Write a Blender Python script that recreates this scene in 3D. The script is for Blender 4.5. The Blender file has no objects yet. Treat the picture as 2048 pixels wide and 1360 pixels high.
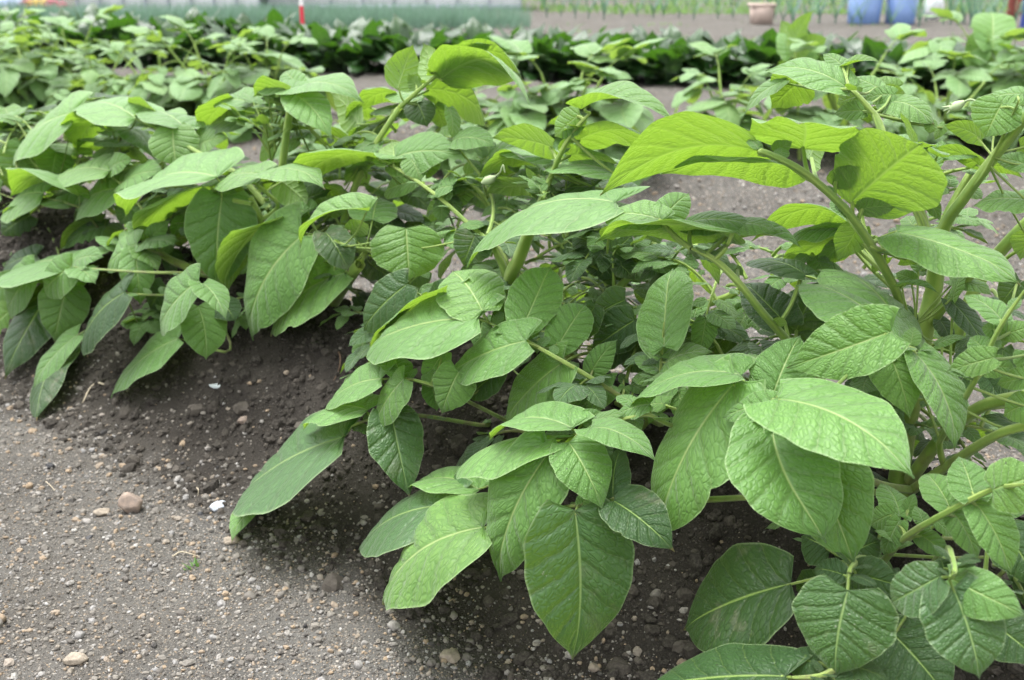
import bpy, math, random
import numpy as np
from mathutils import Vector
R = math.radians
SC = bpy.context.scene
COL = SC.collection

# ------------------------------------------------------------------ view and field geometry
F = 2196.0                       # focal length in photo pixels (2048 wide)
CAMZ = 0.65
P = math.atan(780.0 / F)
FWD = np.array([0, math.cos(P), -math.sin(P)])
UPV = np.array([0, math.sin(P), math.cos(P)])
RGT = np.array([1.0, 0, 0])
CAM = np.array([0, 0, CAMZ])
ROWD = np.array([-0.754, 0.657, 0.0])      # direction of the potato ridges
ROWN = np.array([0.657, 0.754, 0.0])       # across the ridges


def ray(x, y):
    return RGT * ((x - 1024) / F) + UPV * ((680 - y) / F) + FWD


def pt(x, y, q):
    """where the line of sight meets the upright plane that runs q metres across the ridges"""
    D = ray(x, y)
    return CAM + D * (q / float(D @ ROWN))


_rs = np.random.RandomState(7)
_LAT = _rs.rand(256, 256)


def vnoise(x, y):
    x = np.asarray(x, float); y = np.asarray(y, float)
    xi = np.floor(x).astype(int); yi = np.floor(y).astype(int)
    fx = x - xi; fy = y - yi
    fx = fx * fx * (3 - 2 * fx); fy = fy * fy * (3 - 2 * fy)
    a = _LAT[xi % 256, yi % 256]; b = _LAT[(xi + 1) % 256, yi % 256]
    c = _LAT[xi % 256, (yi + 1) % 256]; d = _LAT[(xi + 1) % 256, (yi + 1) % 256]
    return (a * (1 - fx) + b * fx) * (1 - fy) + (c * (1 - fx) + d * fx) * fy - 0.5


def ground(x, y, fine=True):
    x = np.asarray(x, float); y = np.asarray(y, float)
    q = ROWN[0] * x + ROWN[1] * y
    s = ROWD[0] * x + ROWD[1] * y
    qq = q + 0.035 * vnoise(s * 3.1 + 5, q * 2 + 1)
    m = np.exp(-np.abs((qq - 0.92) / 0.155) ** 2.2)
    h = 0.195 * m * (1 + 0.25 * vnoise(s * 4 + 9, 3.3))
    m2 = np.exp(-((qq - 2.62) / 0.2) ** 2)
    h = h + 0.07 * m2
    m3 = np.exp(-((qq - 3.35) / 0.22) ** 2)
    h = h + 0.05 * m3
    m4 = np.exp(-((qq - 4.2) / 0.22) ** 2)
    h = h + 0.05 * m4
    far = np.clip((y - 4.5) / 2, 0, 1)
    h = h * (1 - far)
    if fine:
        mm = np.clip(m + m2 + m3 + m4, 0, 1)
        h = h + 0.012 * vnoise(x * 9, y * 9) + 0.010 * vnoise(x * 24 + 3, y * 24) * (0.35 + 1.7 * mm)
        h = h + 0.014 * np.abs(vnoise(x * 55, y * 55 + 7)) * (0.25 + 1.8 * mm)
        h = h + 0.006 * vnoise(x * 130, y * 130) * (0.4 + 1.1 * mm)
    return h


def gz(x, y):
    return float(ground(np.array([x]), np.array([y]))[0])


def gpt(x, y):
    """where the line of sight meets the soil"""
    D = ray(x, y)
    t = 0.3
    while t < 60:
        p = CAM + D * t
        if p[2] < gz(p[0], p[1]):
            break
        t *= 1.01
    return CAM + D * t


def nrm(v):
    return v / (np.linalg.norm(v) + 1e-12)


# ------------------------------------------------------------------ mesh plumbing
class MB:
    """collects quads and triangles that become one mesh object"""
    def __init__(self):
        self.v = []; self.f = []; self.uv = []; self.rnd = []; self.n = 0

    def add(self, v, f, uv=None, rnd=(0.5, 0.5)):
        v = np.asarray(v, float); f = np.asarray(f, int)
        if uv is None:
            uv = np.full((len(v), 2), 0.5)
        self.v.append(v); self.f.append(f + self.n); self.uv.append(np.asarray(uv, float))
        self.rnd.append(np.tile(np.array([rnd[0], rnd[1], 0, 1.0]), (len(v), 1)))
        self.n += len(v)

    def build(self, name, mat, parent=None, org=None, smooth=True):
        v = np.concatenate(self.v)
        if org is not None:
            v = v - org
        uv = np.concatenate(self.uv); rnd = np.concatenate(self.rnd)
        loops = np.concatenate([f.ravel() for f in self.f])
        sizes = np.concatenate([np.full(len(f), f.shape[1]) for f in self.f])
        starts = np.concatenate([[0], np.cumsum(sizes)[:-1]])
        me = bpy.data.meshes.new(name)
        me.vertices.add(len(v)); me.vertices.foreach_set('co', v.astype(np.float32).ravel())
        me.loops.add(len(loops)); me.loops.foreach_set('vertex_index', loops.astype(np.int32))
        me.polygons.add(len(sizes))
        me.polygons.foreach_set('loop_start', starts.astype(np.int32))
        me.polygons.foreach_set('loop_total', sizes.astype(np.int32))
        me.update(calc_edges=True)
        l = me.uv_layers.new(name='UVMap')
        l.data.foreach_set('uv', uv[loops].astype(np.float32).ravel())
        a = me.attributes.new('lv', 'FLOAT_COLOR', 'POINT')
        a.data.foreach_set('color', rnd.astype(np.float32).ravel())
        me.polygons.foreach_set('use_smooth', np.full(len(sizes), smooth))
        me.validate()
        for mm in (mat if isinstance(mat, (list, tuple)) else [mat]):
            me.materials.append(mm)
        o = bpy.data.objects.new(name, me)
        COL.objects.link(o)
        if parent is not None:
            o.parent = parent
        return o


def tag(o, label=None, cat=None, group=None, kind=None):
    if label: o['label'] = label
    if cat: o['category'] = cat
    if group: o['group'] = group
    if kind: o['kind'] = kind
    return o


def empty(name, loc, label, cat, group=None):
    o = bpy.data.objects.new(name, None)
    o.empty_display_size = 0.05
    COL.objects.link(o)
    o.location = Vector(loc)
    return tag(o, label, cat, group)


def smooth_line(pts, k=4):
    pts = [np.asarray(p, float) for p in pts]
    if len(pts) < 3:
        return [pts[0] + (pts[-1] - pts[0]) * t for t in np.linspace(0, 1, k + 1)]
    e = [2 * pts[0] - pts[1]] + pts + [2 * pts[-1] - pts[-2]]
    out = []
    for i in range(1, len(e) - 2):
        p0, p1, p2, p3 = e[i - 1:i + 3]
        for j in range(k):
            t = j / k
            out.append(0.5 * ((2 * p1) + (-p0 + p2) * t + (2 * p0 - 5 * p1 + 4 * p2 - p3) * t * t + (-p0 + 3 * p1 - 3 * p2 + p3) * t ** 3))
    out.append(pts[-1])
    return out


def tube(mb, line, r0, r1, ns=8, rnd=(0.5, 0.5), ridge=0.0, cap=True):
    line = np.array(line); m = len(line)
    ref = np.array([0.3, 0.2, 1.0])
    V = []; UV = []
    d_all = np.gradient(line, axis=0)
    rs = np.linspace(r0, r1, m) if np.isscalar(r0) else np.asarray(r0)
    for i in range(m):
        d = nrm(d_all[i]); a = nrm(np.cross(d, ref if abs(d @ nrm(ref)) < 0.95 else np.array([1.0, 0, 0]))); b = np.cross(d, a)
        for k in range(ns):
            th = 2 * math.pi * k / ns
            rr = rs[i] * (1 + ridge * math.cos(3 * th))
            V.append(line[i] + rr * (math.cos(th) * a + math.sin(th) * b))
            UV.append((k / ns, i / max(1, m - 1)))
    Fq = [(i * ns + k, i * ns + (k + 1) % ns, (i + 1) * ns + (k + 1) % ns, (i + 1) * ns + k) for i in range(m - 1) for k in range(ns)]
    mb.add(V, Fq, UV, rnd)
    if cap:
        V2 = [line[-1] + nrm(d_all[-1]) * rs[-1] * 0.5] + V[-ns:]
        mb.add(V2, [(0, 1 + k, 1 + (k + 1) % ns) for k in range(ns)], None, rnd)


_grid = {}


def leaf_geo(B, T, n0, W, rng, arch=0.10, fold=0.0, wave=0.10, puck=0.010, cord=0.10, wide=0.38, bend=0.0, nv=34, nu=14, curl=0.12, tip=0.0):
    """one leaflet blade: B base, T tip, n0 upper side, W greatest width"""
    B = np.asarray(B, float); T = np.asarray(T, float)
    L = np.linalg.norm(T - B); a = (T - B) / L
    n = nrm(n0 - (n0 @ a) * a); s = np.cross(a, n)
    if (nv, nu) not in _grid:
        t = np.linspace(0, 1, nv + 1); v = 0.6 * t + 0.4 * (0.5 - 0.5 * np.cos(math.pi * t))
        u = np.linspace(-1, 1, nu + 1)
        U, V = np.meshgrid(u, v)
        i, j = np.meshgrid(np.arange(nv), np.arange(nu), indexing='ij')
        k = (i * (nu + 1) + j).ravel()
        _grid[(nv, nu)] = (U.ravel(), V.ravel(), np.stack([k, k + 1, k + nu + 2, k + nu + 1], 1))
    U, V, faces = _grid[(nv, nu)]
    al = 0.47; w2 = wide / 0.95; be = al * (1 - w2) / w2
    pk = w2 ** al * (1 - w2) ** be; V2 = np.clip(V / 0.95, 0, 1)
    p = V2 ** al * (1 - V2) ** be / pk                      # rounded heart or egg shape ...
    sp_ = 0.26 * np.clip((1 - V) / 0.16, 0, 1.5) ** 1.1 * (V > 0.6)     # ... with a drawn-out tip
    p = np.where(V > 0.6, (p ** 6 + sp_ ** 6) ** (1 / 6), p)
    p = np.maximum(p, 0.012)
    asym = 1 + 0.07 * rng.uniform(-1, 1) * np.sign(U)
    # outline a little uneven
    e1, e2 = rng.uniform(0, 6.28), rng.uniform(0, 6.28)
    p = p * (1 + 0.022 * np.sin(V * 17 + e1 + U) + 0.016 * np.sin(V * 31 + e2 - 2 * U))
    if rng.random() < 0.28:      # a nibbled edge
        v0 = rng.uniform(0.3, 0.85); wv_ = rng.uniform(0.015, 0.04); sgn = rng.choice((-1, 1))
        p = p * (1 - rng.uniform(0.05, 0.13) * np.exp(-((V - v0) / wv_) ** 2) * (U * sgn > 0))
    h = 0.5 * W * p * asym
    AU = np.abs(U)
    f = R(fold)
    lat = (6.5 * (V - 0.30 * AU + 0.08 * AU * AU))
    fr = lat - np.floor(lat)
    bump = np.sin(math.pi * fr) ** 0.7 * np.clip(AU * 4, 0, 1) * np.clip((1 - AU) * 3, 0.25, 1)
    w1, w2 = rng.uniform(0, 6.28), rng.uniform(0, 6.28); k1, k2 = rng.uniform(1.3, 2.3), rng.uniform(1.3, 2.3)
    wv = np.where(U > 0, np.sin(2 * math.pi * (k1 * V) + w1), np.sin(2 * math.pi * (k2 * V) + w2))
    off_n = AU * h * math.sin(f) - curl * AU ** 2 * h + wave * 0.5 * W * 0.5 * wv * AU ** 2 * np.clip(V * 4, 0, 1) * (1 - V ** 3) + puck * L * (bump - 0.4)
    off_n = off_n + arch * L * np.sin(math.pi * V ** 0.85) - tip * L * np.clip((V - 0.7) / 0.3, 0, 1) ** 2
    off_s = U * h * math.cos(f) + bend * L * np.sin(math.pi * V)
    off_a = V * L - cord * L * (AU ** 1.6) * np.clip(1 - V, 0, 1) ** 5 * np.clip(V * 30, 0, 1)
    X = B + a * off_a[:, None] + s * off_s[:, None] + n * off_n[:, None]
    uv = np.stack([(U + 1) / 2, V], 1)
    return X, faces, uv


# ------------------------------------------------------------------ materials
def new_mat(name):
    m = bpy.data.materials.new(name); m.use_nodes = True
    nt = m.node_tree; nt.nodes.clear()
    out = nt.nodes.new('ShaderNodeOutputMaterial')
    return m, nt, out


class NT:
    def __init__(self, nt): self.nt = nt
    def n(self, t, **kw):
        x = self.nt.nodes.new(t)
        for k, v in kw.items(): setattr(x, k, v)
        return x
    def l(self, a, b): self.nt.links.new(a, b)
    def put(self, sock, v):
        if hasattr(v, 'is_linked') or isinstance(v, bpy.types.NodeSocket): self.l(v, sock)
        else: sock.default_value = v
    def m(self, op, a, b=None, c=None, clamp=False):
        x = self.n('ShaderNodeMath', operation=op, use_clamp=clamp)
        self.put(x.inputs[0], a)
        if b is not None: self.put(x.inputs[1], b)
        if c is not None: self.put(x.inputs[2], c)
        return x.outputs[0]
    def sm(self, v, lo, hi, a=0.0, b=1.0):
        x = self.n('ShaderNodeMapRange', interpolation_type='SMOOTHSTEP')
        self.put(x.inputs['Value'], v); x.inputs['From Min'].default_value = lo; x.inputs['From Max'].default_value = hi
        x.inputs['To Min'].default_value = a; x.inputs['To Max'].default_value = b
        return x.outputs['Result']
    def mix(self, f, a, b, mode='MIX'):
        x = self.n('ShaderNodeMix', data_type='RGBA', blend_type=mode)
        self.put(x.inputs[0], f); self.put(x.inputs[6], a); self.put(x.inputs[7], b)
        return x.outputs[2]
    def noise(self, vec, scale, detail=3, rough=0.55, dim='3D'):
        x = self.n('ShaderNodeTexNoise'); x.inputs['Scale'].default_value = scale
        x.inputs['Detail'].default_value = detail; x.inputs['Roughness'].default_value = rough
        if vec is not None: self.l(vec, x.inputs['Vector'])
        return x.outputs['Fac']
    def ramp(self, f, stops, interp='LINEAR'):
        x = self.n('ShaderNodeValToRGB'); x.color_ramp.interpolation = interp
        el = x.color_ramp.elements
        while len(el) < len(stops): el.new(0.5)
        for e, (p, c) in zip(el, stops): e.position = p; e.color = (*c, 1)
        self.l(f, x.inputs[0]); return x.outputs[0]


def leaf_material(name, dark, light, back, trans, tmix=0.45, rough=0.5, sheen=0.35, bump=0.7, dust=0.25, veincol=(0.20, 0.30, 0.07), gloss=0.5, nlat=6.5):
    m, nt, out = new_mat(name); g = NT(nt)
    uv = g.n('ShaderNodeUVMap'); uv.uv_map = 'UVMap'
    sp = g.n('ShaderNodeSeparateXYZ'); g.l(uv.outputs[0], sp.inputs[0])
    at = g.n('ShaderNodeAttribute'); at.attribute_name = 'lv'
    spa = g.n('ShaderNodeSeparateColor'); g.l(at.outputs['Color'], spa.inputs[0])
    r1, r2 = spa.outputs[0], spa.outputs[1]
    us = g.m('MULTIPLY_ADD', sp.outputs[0], 2.0, -1.0)
    tc = g.n('ShaderNodeTexCoord')
    wrp = g.m('SUBTRACT', g.noise(tc.outputs['Object'], 60, 2, 0.5), 0.5)
    U = g.m('ABSOLUTE', us); V = g.m('MULTIPLY_ADD', wrp, 0.05, sp.outputs[1])
    s = g.m('ADD', g.m('SUBTRACT', V, g.m('MULTIPLY', U, 0.30)), g.m('MULTIPLY', g.m('MULTIPLY', U, U), 0.08))
    fr = g.m('FRACT', g.m('MULTIPLY', s, nlat))
    d = g.m('MINIMUM', fr, g.m('SUBTRACT', 1.0, fr))
    cv = g.n('ShaderNodeCombineXYZ')
    g.l(g.m('MULTIPLY', us, 7.0), cv.inputs[0])
    g.l(g.m('MULTIPLY_ADD', s, 26.0, g.m('MULTIPLY', r1, 37.0)), cv.inputs[1])
    g.l(g.m('MULTIPLY', r2, 53.0), cv.inputs[2])
    vo = g.n('ShaderNodeTexVoronoi', feature='DISTANCE_TO_EDGE'); vo.inputs['Scale'].default_value = 1.0
    g.l(cv.outputs[0], vo.inputs['Vector'])
    ter = g.sm(vo.outputs['Distance'], 0.0, 0.24)
    latp = g.sm(d, 0.0, 0.24)
    latv = g.sm(d, 0.0, 0.075, 1.0, 0.0)
    mid = g.sm(U, 0.008, 0.034, 1.0, 0.0)
    geo = g.n('ShaderNodeNewGeometry')
    fuzz = g.noise(tc.outputs['Object'], 900, 2, 0.7)
    big = g.noise(tc.outputs['Object'], 14, 3, 0.6)
    hgt = g.m('ADD', g.m('MULTIPLY', latp, 0.75), g.m('MULTIPLY', ter, 0.28))
    hgt = g.m('MULTIPLY', hgt, g.sm(U, 0.0, 0.10))
    hgt = g.m('ADD', hgt, g.m('MULTIPLY', fuzz, 0.10))
    bp = g.n('ShaderNodeBump'); bp.inputs['Strength'].default_value = bump; bp.inputs['Distance'].default_value = 0.0022
    g.l(hgt, bp.inputs['Height'])
    tone = g.m('ADD', g.m('MULTIPLY', r1, 0.75), g.m('MULTIPLY_ADD', big, 0.9, -0.30), clamp=True)
    col = g.mix(tone, (*dark, 1), (*light, 1))
    col = g.mix(g.m('MULTIPLY', g.sm(r2, 0.55, 1.0), 0.30), col, (light[0] * 1.25, light[1] * 1.02, light[2] * 0.75, 1))
    col = g.mix(g.m('MULTIPLY', g.m('SUBTRACT', 1.0, ter), 0.46), col, (dark[0] * 0.7, dark[1] * 0.8, dark[2] * 0.7, 1))
    col = g.mix(g.m('MULTIPLY', g.sm(d, 0.0, 0.15, 1.0, 0.0), 0.55), col, (dark[0] * 0.62, dark[1] * 0.70, dark[2] * 0.62, 1))
    col = g.mix(g.m('MULTIPLY', g.sm(d, 0.0, 0.03, 1.0, 0.0), 0.30), col, (*veincol, 1))
    col = g.mix(g.m('MULTIPLY', mid, 0.85), col, (*veincol, 1))
    col = g.mix(g.sm(fuzz, 0.58, 0.74, 0.0, 0.22), col, (light[0] * 1.5, light[1] * 1.35, light[2] * 1.7, 1))
    col = g.mix(g.sm(fuzz, 0.26, 0.42, 0.28, 0.0), col, (dark[0] * 0.55, dark[1] * 0.6, dark[2] * 0.55, 1))
    rim = g.sm(U, 0.95, 0.995)
    col = g.mix(g.m('MULTIPLY', rim, 0.35), col, (0.36, 0.46, 0.24, 1))
    sp1 = g.noise(tc.outputs['Object'], 420, 2, 0.6)
    lump = g.noise(tc.outputs['Object'], 22, 2, 0.6)
    dm = g.m('MULTIPLY', g.sm(sp1, 0.66, 0.72), g.sm(lump, 0.5, 0.68))
    dm = g.m('MULTIPLY', dm, g.m('MULTIPLY', dust, g.m('ADD', r2, 0.3)), clamp=True)
    col = g.mix(dm, col, (0.42, 0.40, 0.34, 1))
    tipm = g.m('MULTIPLY', g.sm(g.m('MULTIPLY_ADD', wrp, 0.10, sp.outputs[1]), 0.955, 0.985), g.sm(r2, 0.62, 0.70))
    col = g.mix(g.m('MULTIPLY', tipm, 0.8), col, (0.20, 0.13, 0.05, 1))
    splash = g.m('MULTIPLY', g.sm(g.noise(tc.outputs['Object'], 30, 5, 0.75), 0.53, 0.70), g.m('MULTIPLY', dust, g.m('MULTIPLY', r2, 0.55)))
    col = g.mix(splash, col, (0.22, 0.20, 0.15, 1))
    # small dark specks and the odd spot
    vs = g.n('ShaderNodeTexVoronoi'); vs.inputs['Scale'].default_value = 48; g.l(tc.outputs['Object'], vs.inputs['Vector'])
    spot = g.m('MULTIPLY', g.sm(vs.outputs['Distance'], 0.03, 0.055, 1.0, 0.0), 0.7)
    col = g.mix(spot, col, (0.03, 0.04, 0.015, 1))
    bcol = g.mix(g.m('MULTIPLY', g.m('MAXIMUM', mid, g.m('MULTIPLY', latv, 0.5)), 0.7), (*back, 1), (0.30, 0.40, 0.13, 1))
    bcol = g.mix(spot, bcol, (0.04, 0.05, 0.01, 1))
    colf = g.mix(geo.outputs['Backfacing'], col, bcol)
    pb = g.n('ShaderNodeBsdfPrincipled')
    g.l(colf, pb.inputs['Base Color']); pb.inputs['Roughness'].default_value = rough
    pb.inputs['Specular IOR Level'].default_value = gloss
    pb.inputs['Sheen Weight'].default_value = sheen; pb.inputs['Sheen Roughness'].default_value = 0.45
    pb.inputs['Sheen Tint'].default_value = (0.95, 1.0, 0.92, 1)
    g.l(bp.outputs[0], pb.inputs['Normal'])
    tr = g.n('ShaderNodeBsdfTranslucent')
    tcol = g.mix(g.m('MULTIPLY', g.m('MAXIMUM', mid, g.m('MULTIPLY', latv, 0.35)), 0.5), (*trans, 1), (trans[0] * 0.75, trans[1] * 0.72, trans[2] + 0.03, 1))
    tcol = g.mix(g.m('MULTIPLY', g.m('SUBTRACT', 1.0, ter), 0.25), tcol, (trans[0] * 0.7, trans[1] * 0.8, trans[2], 1))
    tcol = g.mix(spot, tcol, (0.05, 0.06, 0.0, 1))
    g.l(tcol, tr.inputs['Color']); g.l(bp.outputs[0], tr.inputs['Normal'])
    mx = g.n('ShaderNodeMixShader'); mx.inputs[0].default_value = tmix
    g.l(pb.outputs[0], mx.inputs[1]); g.l(tr.outputs[0], mx.inputs[2]); g.l(mx.outputs[0], out.inputs['Surface'])
    return m


def plain(name, col, rough=0.6, var=0.15, scale=40, bump=0.0, metal=0.0, gloss=0.5, trans=None, col2=None):
    m, nt, out = new_mat(name); g = NT(nt)
    tc = g.n('ShaderNodeTexCoord')
    nz = g.noise(tc.outputs['Object'], scale, 4, 0.6)
    c2 = col2 or tuple(c * (1 - var * 2) for c in col)
    c = g.mix(g.sm(nz, 0.3, 0.7), (*c2, 1), (*col, 1))
    pb = g.n('ShaderNodeBsdfPrincipled'); g.l(c, pb.inputs['Base Color'])
    pb.inputs['Roughness'].default_value = rough; pb.inputs['Metallic'].default_value = metal
    pb.inputs['Specular IOR Level'].default_value = gloss
    if bump:
        b = g.n('ShaderNodeBump'); b.inputs['Strength'].default_value = bump; b.inputs['Distance'].default_value = 0.001
        g.l(g.noise(tc.outputs['Object'], scale * 8, 3), b.inputs['Height']); g.l(b.outputs[0], pb.inputs['Normal'])
    if trans:
        tr = g.n('ShaderNodeBsdfTranslucent'); tr.inputs['Color'].default_value = (*trans, 1)
        mx = g.n('ShaderNodeMixShader'); mx.inputs[0].default_value = 0.35
        g.l(pb.outputs[0], mx.inputs[1]); g.l(tr.outputs[0], mx.inputs[2]); g.l(mx.outputs[0], out.inputs['Surface'])
    else:
        g.l(pb.outputs[0], out.inputs['Surface'])
    return m


M_LEAF = leaf_material('potato_leaf', (0.068, 0.168, 0.027), (0.120, 0.262, 0.050), (0.125, 0.23, 0.045), (0.27, 0.46, 0.03), tmix=0.32, sheen=0.25, veincol=(0.27, 0.36, 0.12))
M_PALE = leaf_material('potato_leaf_pale', (0.095, 0.205, 0.052), (0.150, 0.300, 0.088), (0.14, 0.25, 0.06), (0.30, 0.46, 0.05), tmix=0.30, sheen=0.35, veincol=(0.25, 0.36, 0.12))
M_DULL = leaf_material('potato_leaf_old_shaded', (0.019, 0.054, 0.015), (0.036, 0.086, 0.024), (0.12, 0.20, 0.06), (0.20, 0.36, 0.03), tmix=0.30, dust=0.8, rough=0.42, sheen=0.06, gloss=0.35)  # older dusty leaves; shade low down and inside the plants darkens the colour too
M_MID = leaf_material('potato_leaf_mature_shaded', (0.029, 0.086, 0.018), (0.052, 0.136, 0.029), (0.12, 0.21, 0.05), (0.22, 0.38, 0.02), tmix=0.28, sheen=0.25, dust=0.5, rough=0.42, veincol=(0.20, 0.30, 0.09))  # mature green, with some of the shade near the ground put into it
M_SPIN = leaf_material('spinach_leaf', (0.010, 0.038, 0.009), (0.022, 0.075, 0.014), (0.045, 0.10, 0.035), (0.08, 0.22, 0.01), tmix=0.25, rough=0.30, sheen=0.0, bump=0.5, dust=0.1, veincol=(0.10, 0.19, 0.06), gloss=0.7)


def stem_material():
    m, nt, out = new_mat('potato_stem'); g = NT(nt)
    uv = g.n('ShaderNodeUVMap'); uv.uv_map = 'UVMap'; tc = g.n('ShaderNodeTexCoord')
    sp = g.n('ShaderNodeSeparateXYZ'); g.l(uv.outputs[0], sp.inputs[0])
    st = g.m('SINE', g.m('MULTIPLY', sp.outputs[0], 6.2832 * 4))
    nz = g.noise(tc.outputs['Object'], 30, 4, 0.6); fine = g.noise(tc.outputs['Object'], 500, 3, 0.7)
    col = g.mix(g.sm(g.m('ADD', nz, g.m('MULTIPLY', st, 0.10)), 0.32, 0.68), (0.17, 0.29, 0.045, 1), (0.29, 0.40, 0.085, 1))
    pz = g.n('ShaderNodeSeparateXYZ'); g.l(tc.outputs['Object'], pz.inputs[0])
    low = g.m('MULTIPLY', g.sm(pz.outputs[2], 0.02, 0.16, 1.0, 0.0), g.sm(g.noise(tc.outputs['Object'], 55, 4, 0.7), 0.42, 0.62))
    col = g.mix(g.m('MULTIPLY', low, 0.6), col, (0.16, 0.10, 0.07, 1))
    col = g.mix(g.sm(fine, 0.60, 0.72, 0.0, 0.16), col, (0.42, 0.50, 0.30, 1))
    pb = g.n('ShaderNodeBsdfPrincipled'); g.l(col, pb.inputs['Base Color']); pb.inputs['Roughness'].default_value = 0.55
    pb.inputs['Sheen Weight'].default_value = 0.2
    b = g.n('ShaderNodeBump'); b.inputs['Strength'].default_value = 0.6; b.inputs['Distance'].default_value = 0.0012
    g.l(g.m('ADD', g.m('MULTIPLY', st, 0.35), g.m('MULTIPLY', fine, 0.6)), b.inputs['Height']); g.l(b.outputs[0], pb.inputs['Normal'])
    tr = g.n('ShaderNodeBsdfTranslucent'); tr.inputs['Color'].default_value = (0.34, 0.48, 0.06, 1)
    mx = g.n('ShaderNodeMixShader'); mx.inputs[0].default_value = 0.28
    g.l(pb.outputs[0], mx.inputs[1]); g.l(tr.outputs[0], mx.inputs[2]); g.l(mx.outputs[0], out.inputs['Surface'])
    return m


M_STEM = stem_material()
M_BUD = plain('flower_bud', (0.30, 0.38, 0.20), 0.7, scale=60)
M_ONION = plain('onion_blade', (0.15, 0.25, 0.19), 0.5, scale=5, trans=(0.16, 0.28, 0.18), col2=(0.10, 0.18, 0.13))
M_LEEK = plain('leek_blade', (0.12, 0.22, 0.17), 0.5, scale=30, trans=(0.12, 0.28, 0.14))
M_WEED = plain('weed_blade', (0.10, 0.21, 0.05), 0.6, scale=3, trans=(0.2, 0.4, 0.05))


def soil_material():
    m, nt, out = new_mat('sandy_soil'); g = NT(nt)
    geo = g.n('ShaderNodeNewGeometry')
    pos = geo.outputs['Position']
    base = g.ramp(g.noise(pos, 6, 5, 0.65), [(0.3, (0.060, 0.0575, 0.053)), (0.7, (0.106, 0.102, 0.094))])
    cols = [(0.0, (0.05, 0.045, 0.04)), (0.18, (0.10, 0.094, 0.086)), (0.40, (0.145, 0.134, 0.118)), (0.62, (0.19, 0.172, 0.148)), (0.78, (0.22, 0.178, 0.135)), (0.90, (0.29, 0.265, 0.23)), (0.97, (0.38, 0.36, 0.33))]

    def grains(scale, keep):
        v = g.n('ShaderNodeTexVoronoi'); v.inputs['Scale'].default_value = scale
        g.l(pos, v.inputs['Vector'])
        sc = g.n('ShaderNodeSeparateColor'); g.l(v.outputs['Color'], sc.inputs[0])
        c = g.ramp(sc.outputs[0], cols, 'CONSTANT')
        mask = g.m('MULTIPLY', g.sm(v.outputs['Distance'], 0.34, 0.5, 1.0, 0.0), g.sm(sc.outputs[1], 1 - keep - 0.02, 1 - keep + 0.02))
        dome = g.m('MULTIPLY', mask, g.m('SUBTRACT', 1.0, g.m('MULTIPLY', v.outputs['Distance'], 1.4)))
        return c, mask, dome
    c1, m1, d1 = grains(260, 0.62)
    c2, m2, d2 = grains(520, 0.75)
    c3, m3, d3 = grains(105, 0.30)
    # the drier trodden furrow shows more grit than the dark crumbly ridge
    nrmz = g.n('ShaderNodeSeparateXYZ'); g.l(pos, nrmz.inputs[0])
    q = g.m('ADD', g.m('MULTIPLY', nrmz.outputs[0], float(ROWN[0])), g.m('MULTIPLY', nrmz.outputs[1], float(ROWN[1])))
    wob = g.m('MULTIPLY_ADD', g.noise(pos, 7, 3), 0.12, -0.06)
    rid = g.sm(g.m('ABSOLUTE', g.m('ADD', g.m('SUBTRACT', q, 0.90), wob)), 0.20, 0.30, 1.0, 0.0)
    grit = g.m('SUBTRACT', 1.0, g.m('MULTIPLY', rid, 0.86))
    base = g.mix(g.m('MULTIPLY', rid, 0.95), base, (0.023, 0.020, 0.017, 1))  # moist dark ridge soil, with the shade of its slope in the tone
    col = g.mix(g.m('MULTIPLY', m2, g.m('MULTIPLY', grit, 0.8)), base, c2)
    col = g.mix(g.m('MULTIPLY', m1, grit), col, c1)
    col = g.mix(g.m('MULTIPLY', m3, g.sm(nrmz.outputs[1], 1.3, 2.2, 0.0, 0.9)), col, c3)
    big = g.noise(pos, 2.6, 4, 0.7)
    col = g.mix(g.sm(big, 0.42, 0.64, 0.0, 0.45), col, (0.072, 0.065, 0.055, 1))
    pb = g.n('ShaderNodeBsdfPrincipled'); g.l(col, pb.inputs['Base Color']); pb.inputs['Roughness'].default_value = 0.9
    pb.inputs['Specular IOR Level'].default_value = 0.06
    h = g.m('ADD', g.m('MULTIPLY', d1, 1.0), g.m('MULTIPLY', d2, 0.5))
    h = g.m('ADD', h, g.m('MULTIPLY', g.noise(pos, 160, 5, 0.75), 1.3))
    b = g.n('ShaderNodeBump'); b.inputs['Strength'].default_value = 0.9; b.inputs['Distance'].default_value = 0.0022
    g.l(h, b.inputs['Height']); g.l(b.outputs[0], pb.inputs['Normal'])
    g.l(pb.outputs[0], out.inputs['Surface'])
    return m


def pebble_material(name, stops):
    m, nt, out = new_mat(name); g = NT(nt)
    at = g.n('ShaderNodeAttribute'); at.attribute_name = 'lv'
    spa = g.n('ShaderNodeSeparateColor'); g.l(at.outputs['Color'], spa.inputs[0])
    c = g.ramp(spa.outputs[0], stops, 'LINEAR')
    tc = g.n('ShaderNodeTexCoord')
    nz = g.noise(tc.outputs['Object'], 380, 4, 0.7)
    c = g.mix(g.sm(nz, 0.35, 0.72, 0.0, 0.55), c, (0.10, 0.09, 0.075, 1))
    pb = g.n('ShaderNodeBsdfPrincipled'); g.l(c, pb.inputs['Base Color']); pb.inputs['Roughness'].default_value = 0.85; pb.inputs['Specular IOR Level'].default_value = 0.15
    b = g.n('ShaderNodeBump'); b.inputs['Strength'].default_value = 0.4; b.inputs['Distance'].default_value = 0.0008
    g.l(g.noise(tc.outputs['Object'], 700, 4), b.inputs['Height']); g.l(b.outputs[0], pb.inputs['Normal'])
    g.l(pb.outputs[0], out.inputs['Surface'])
    return m


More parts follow.
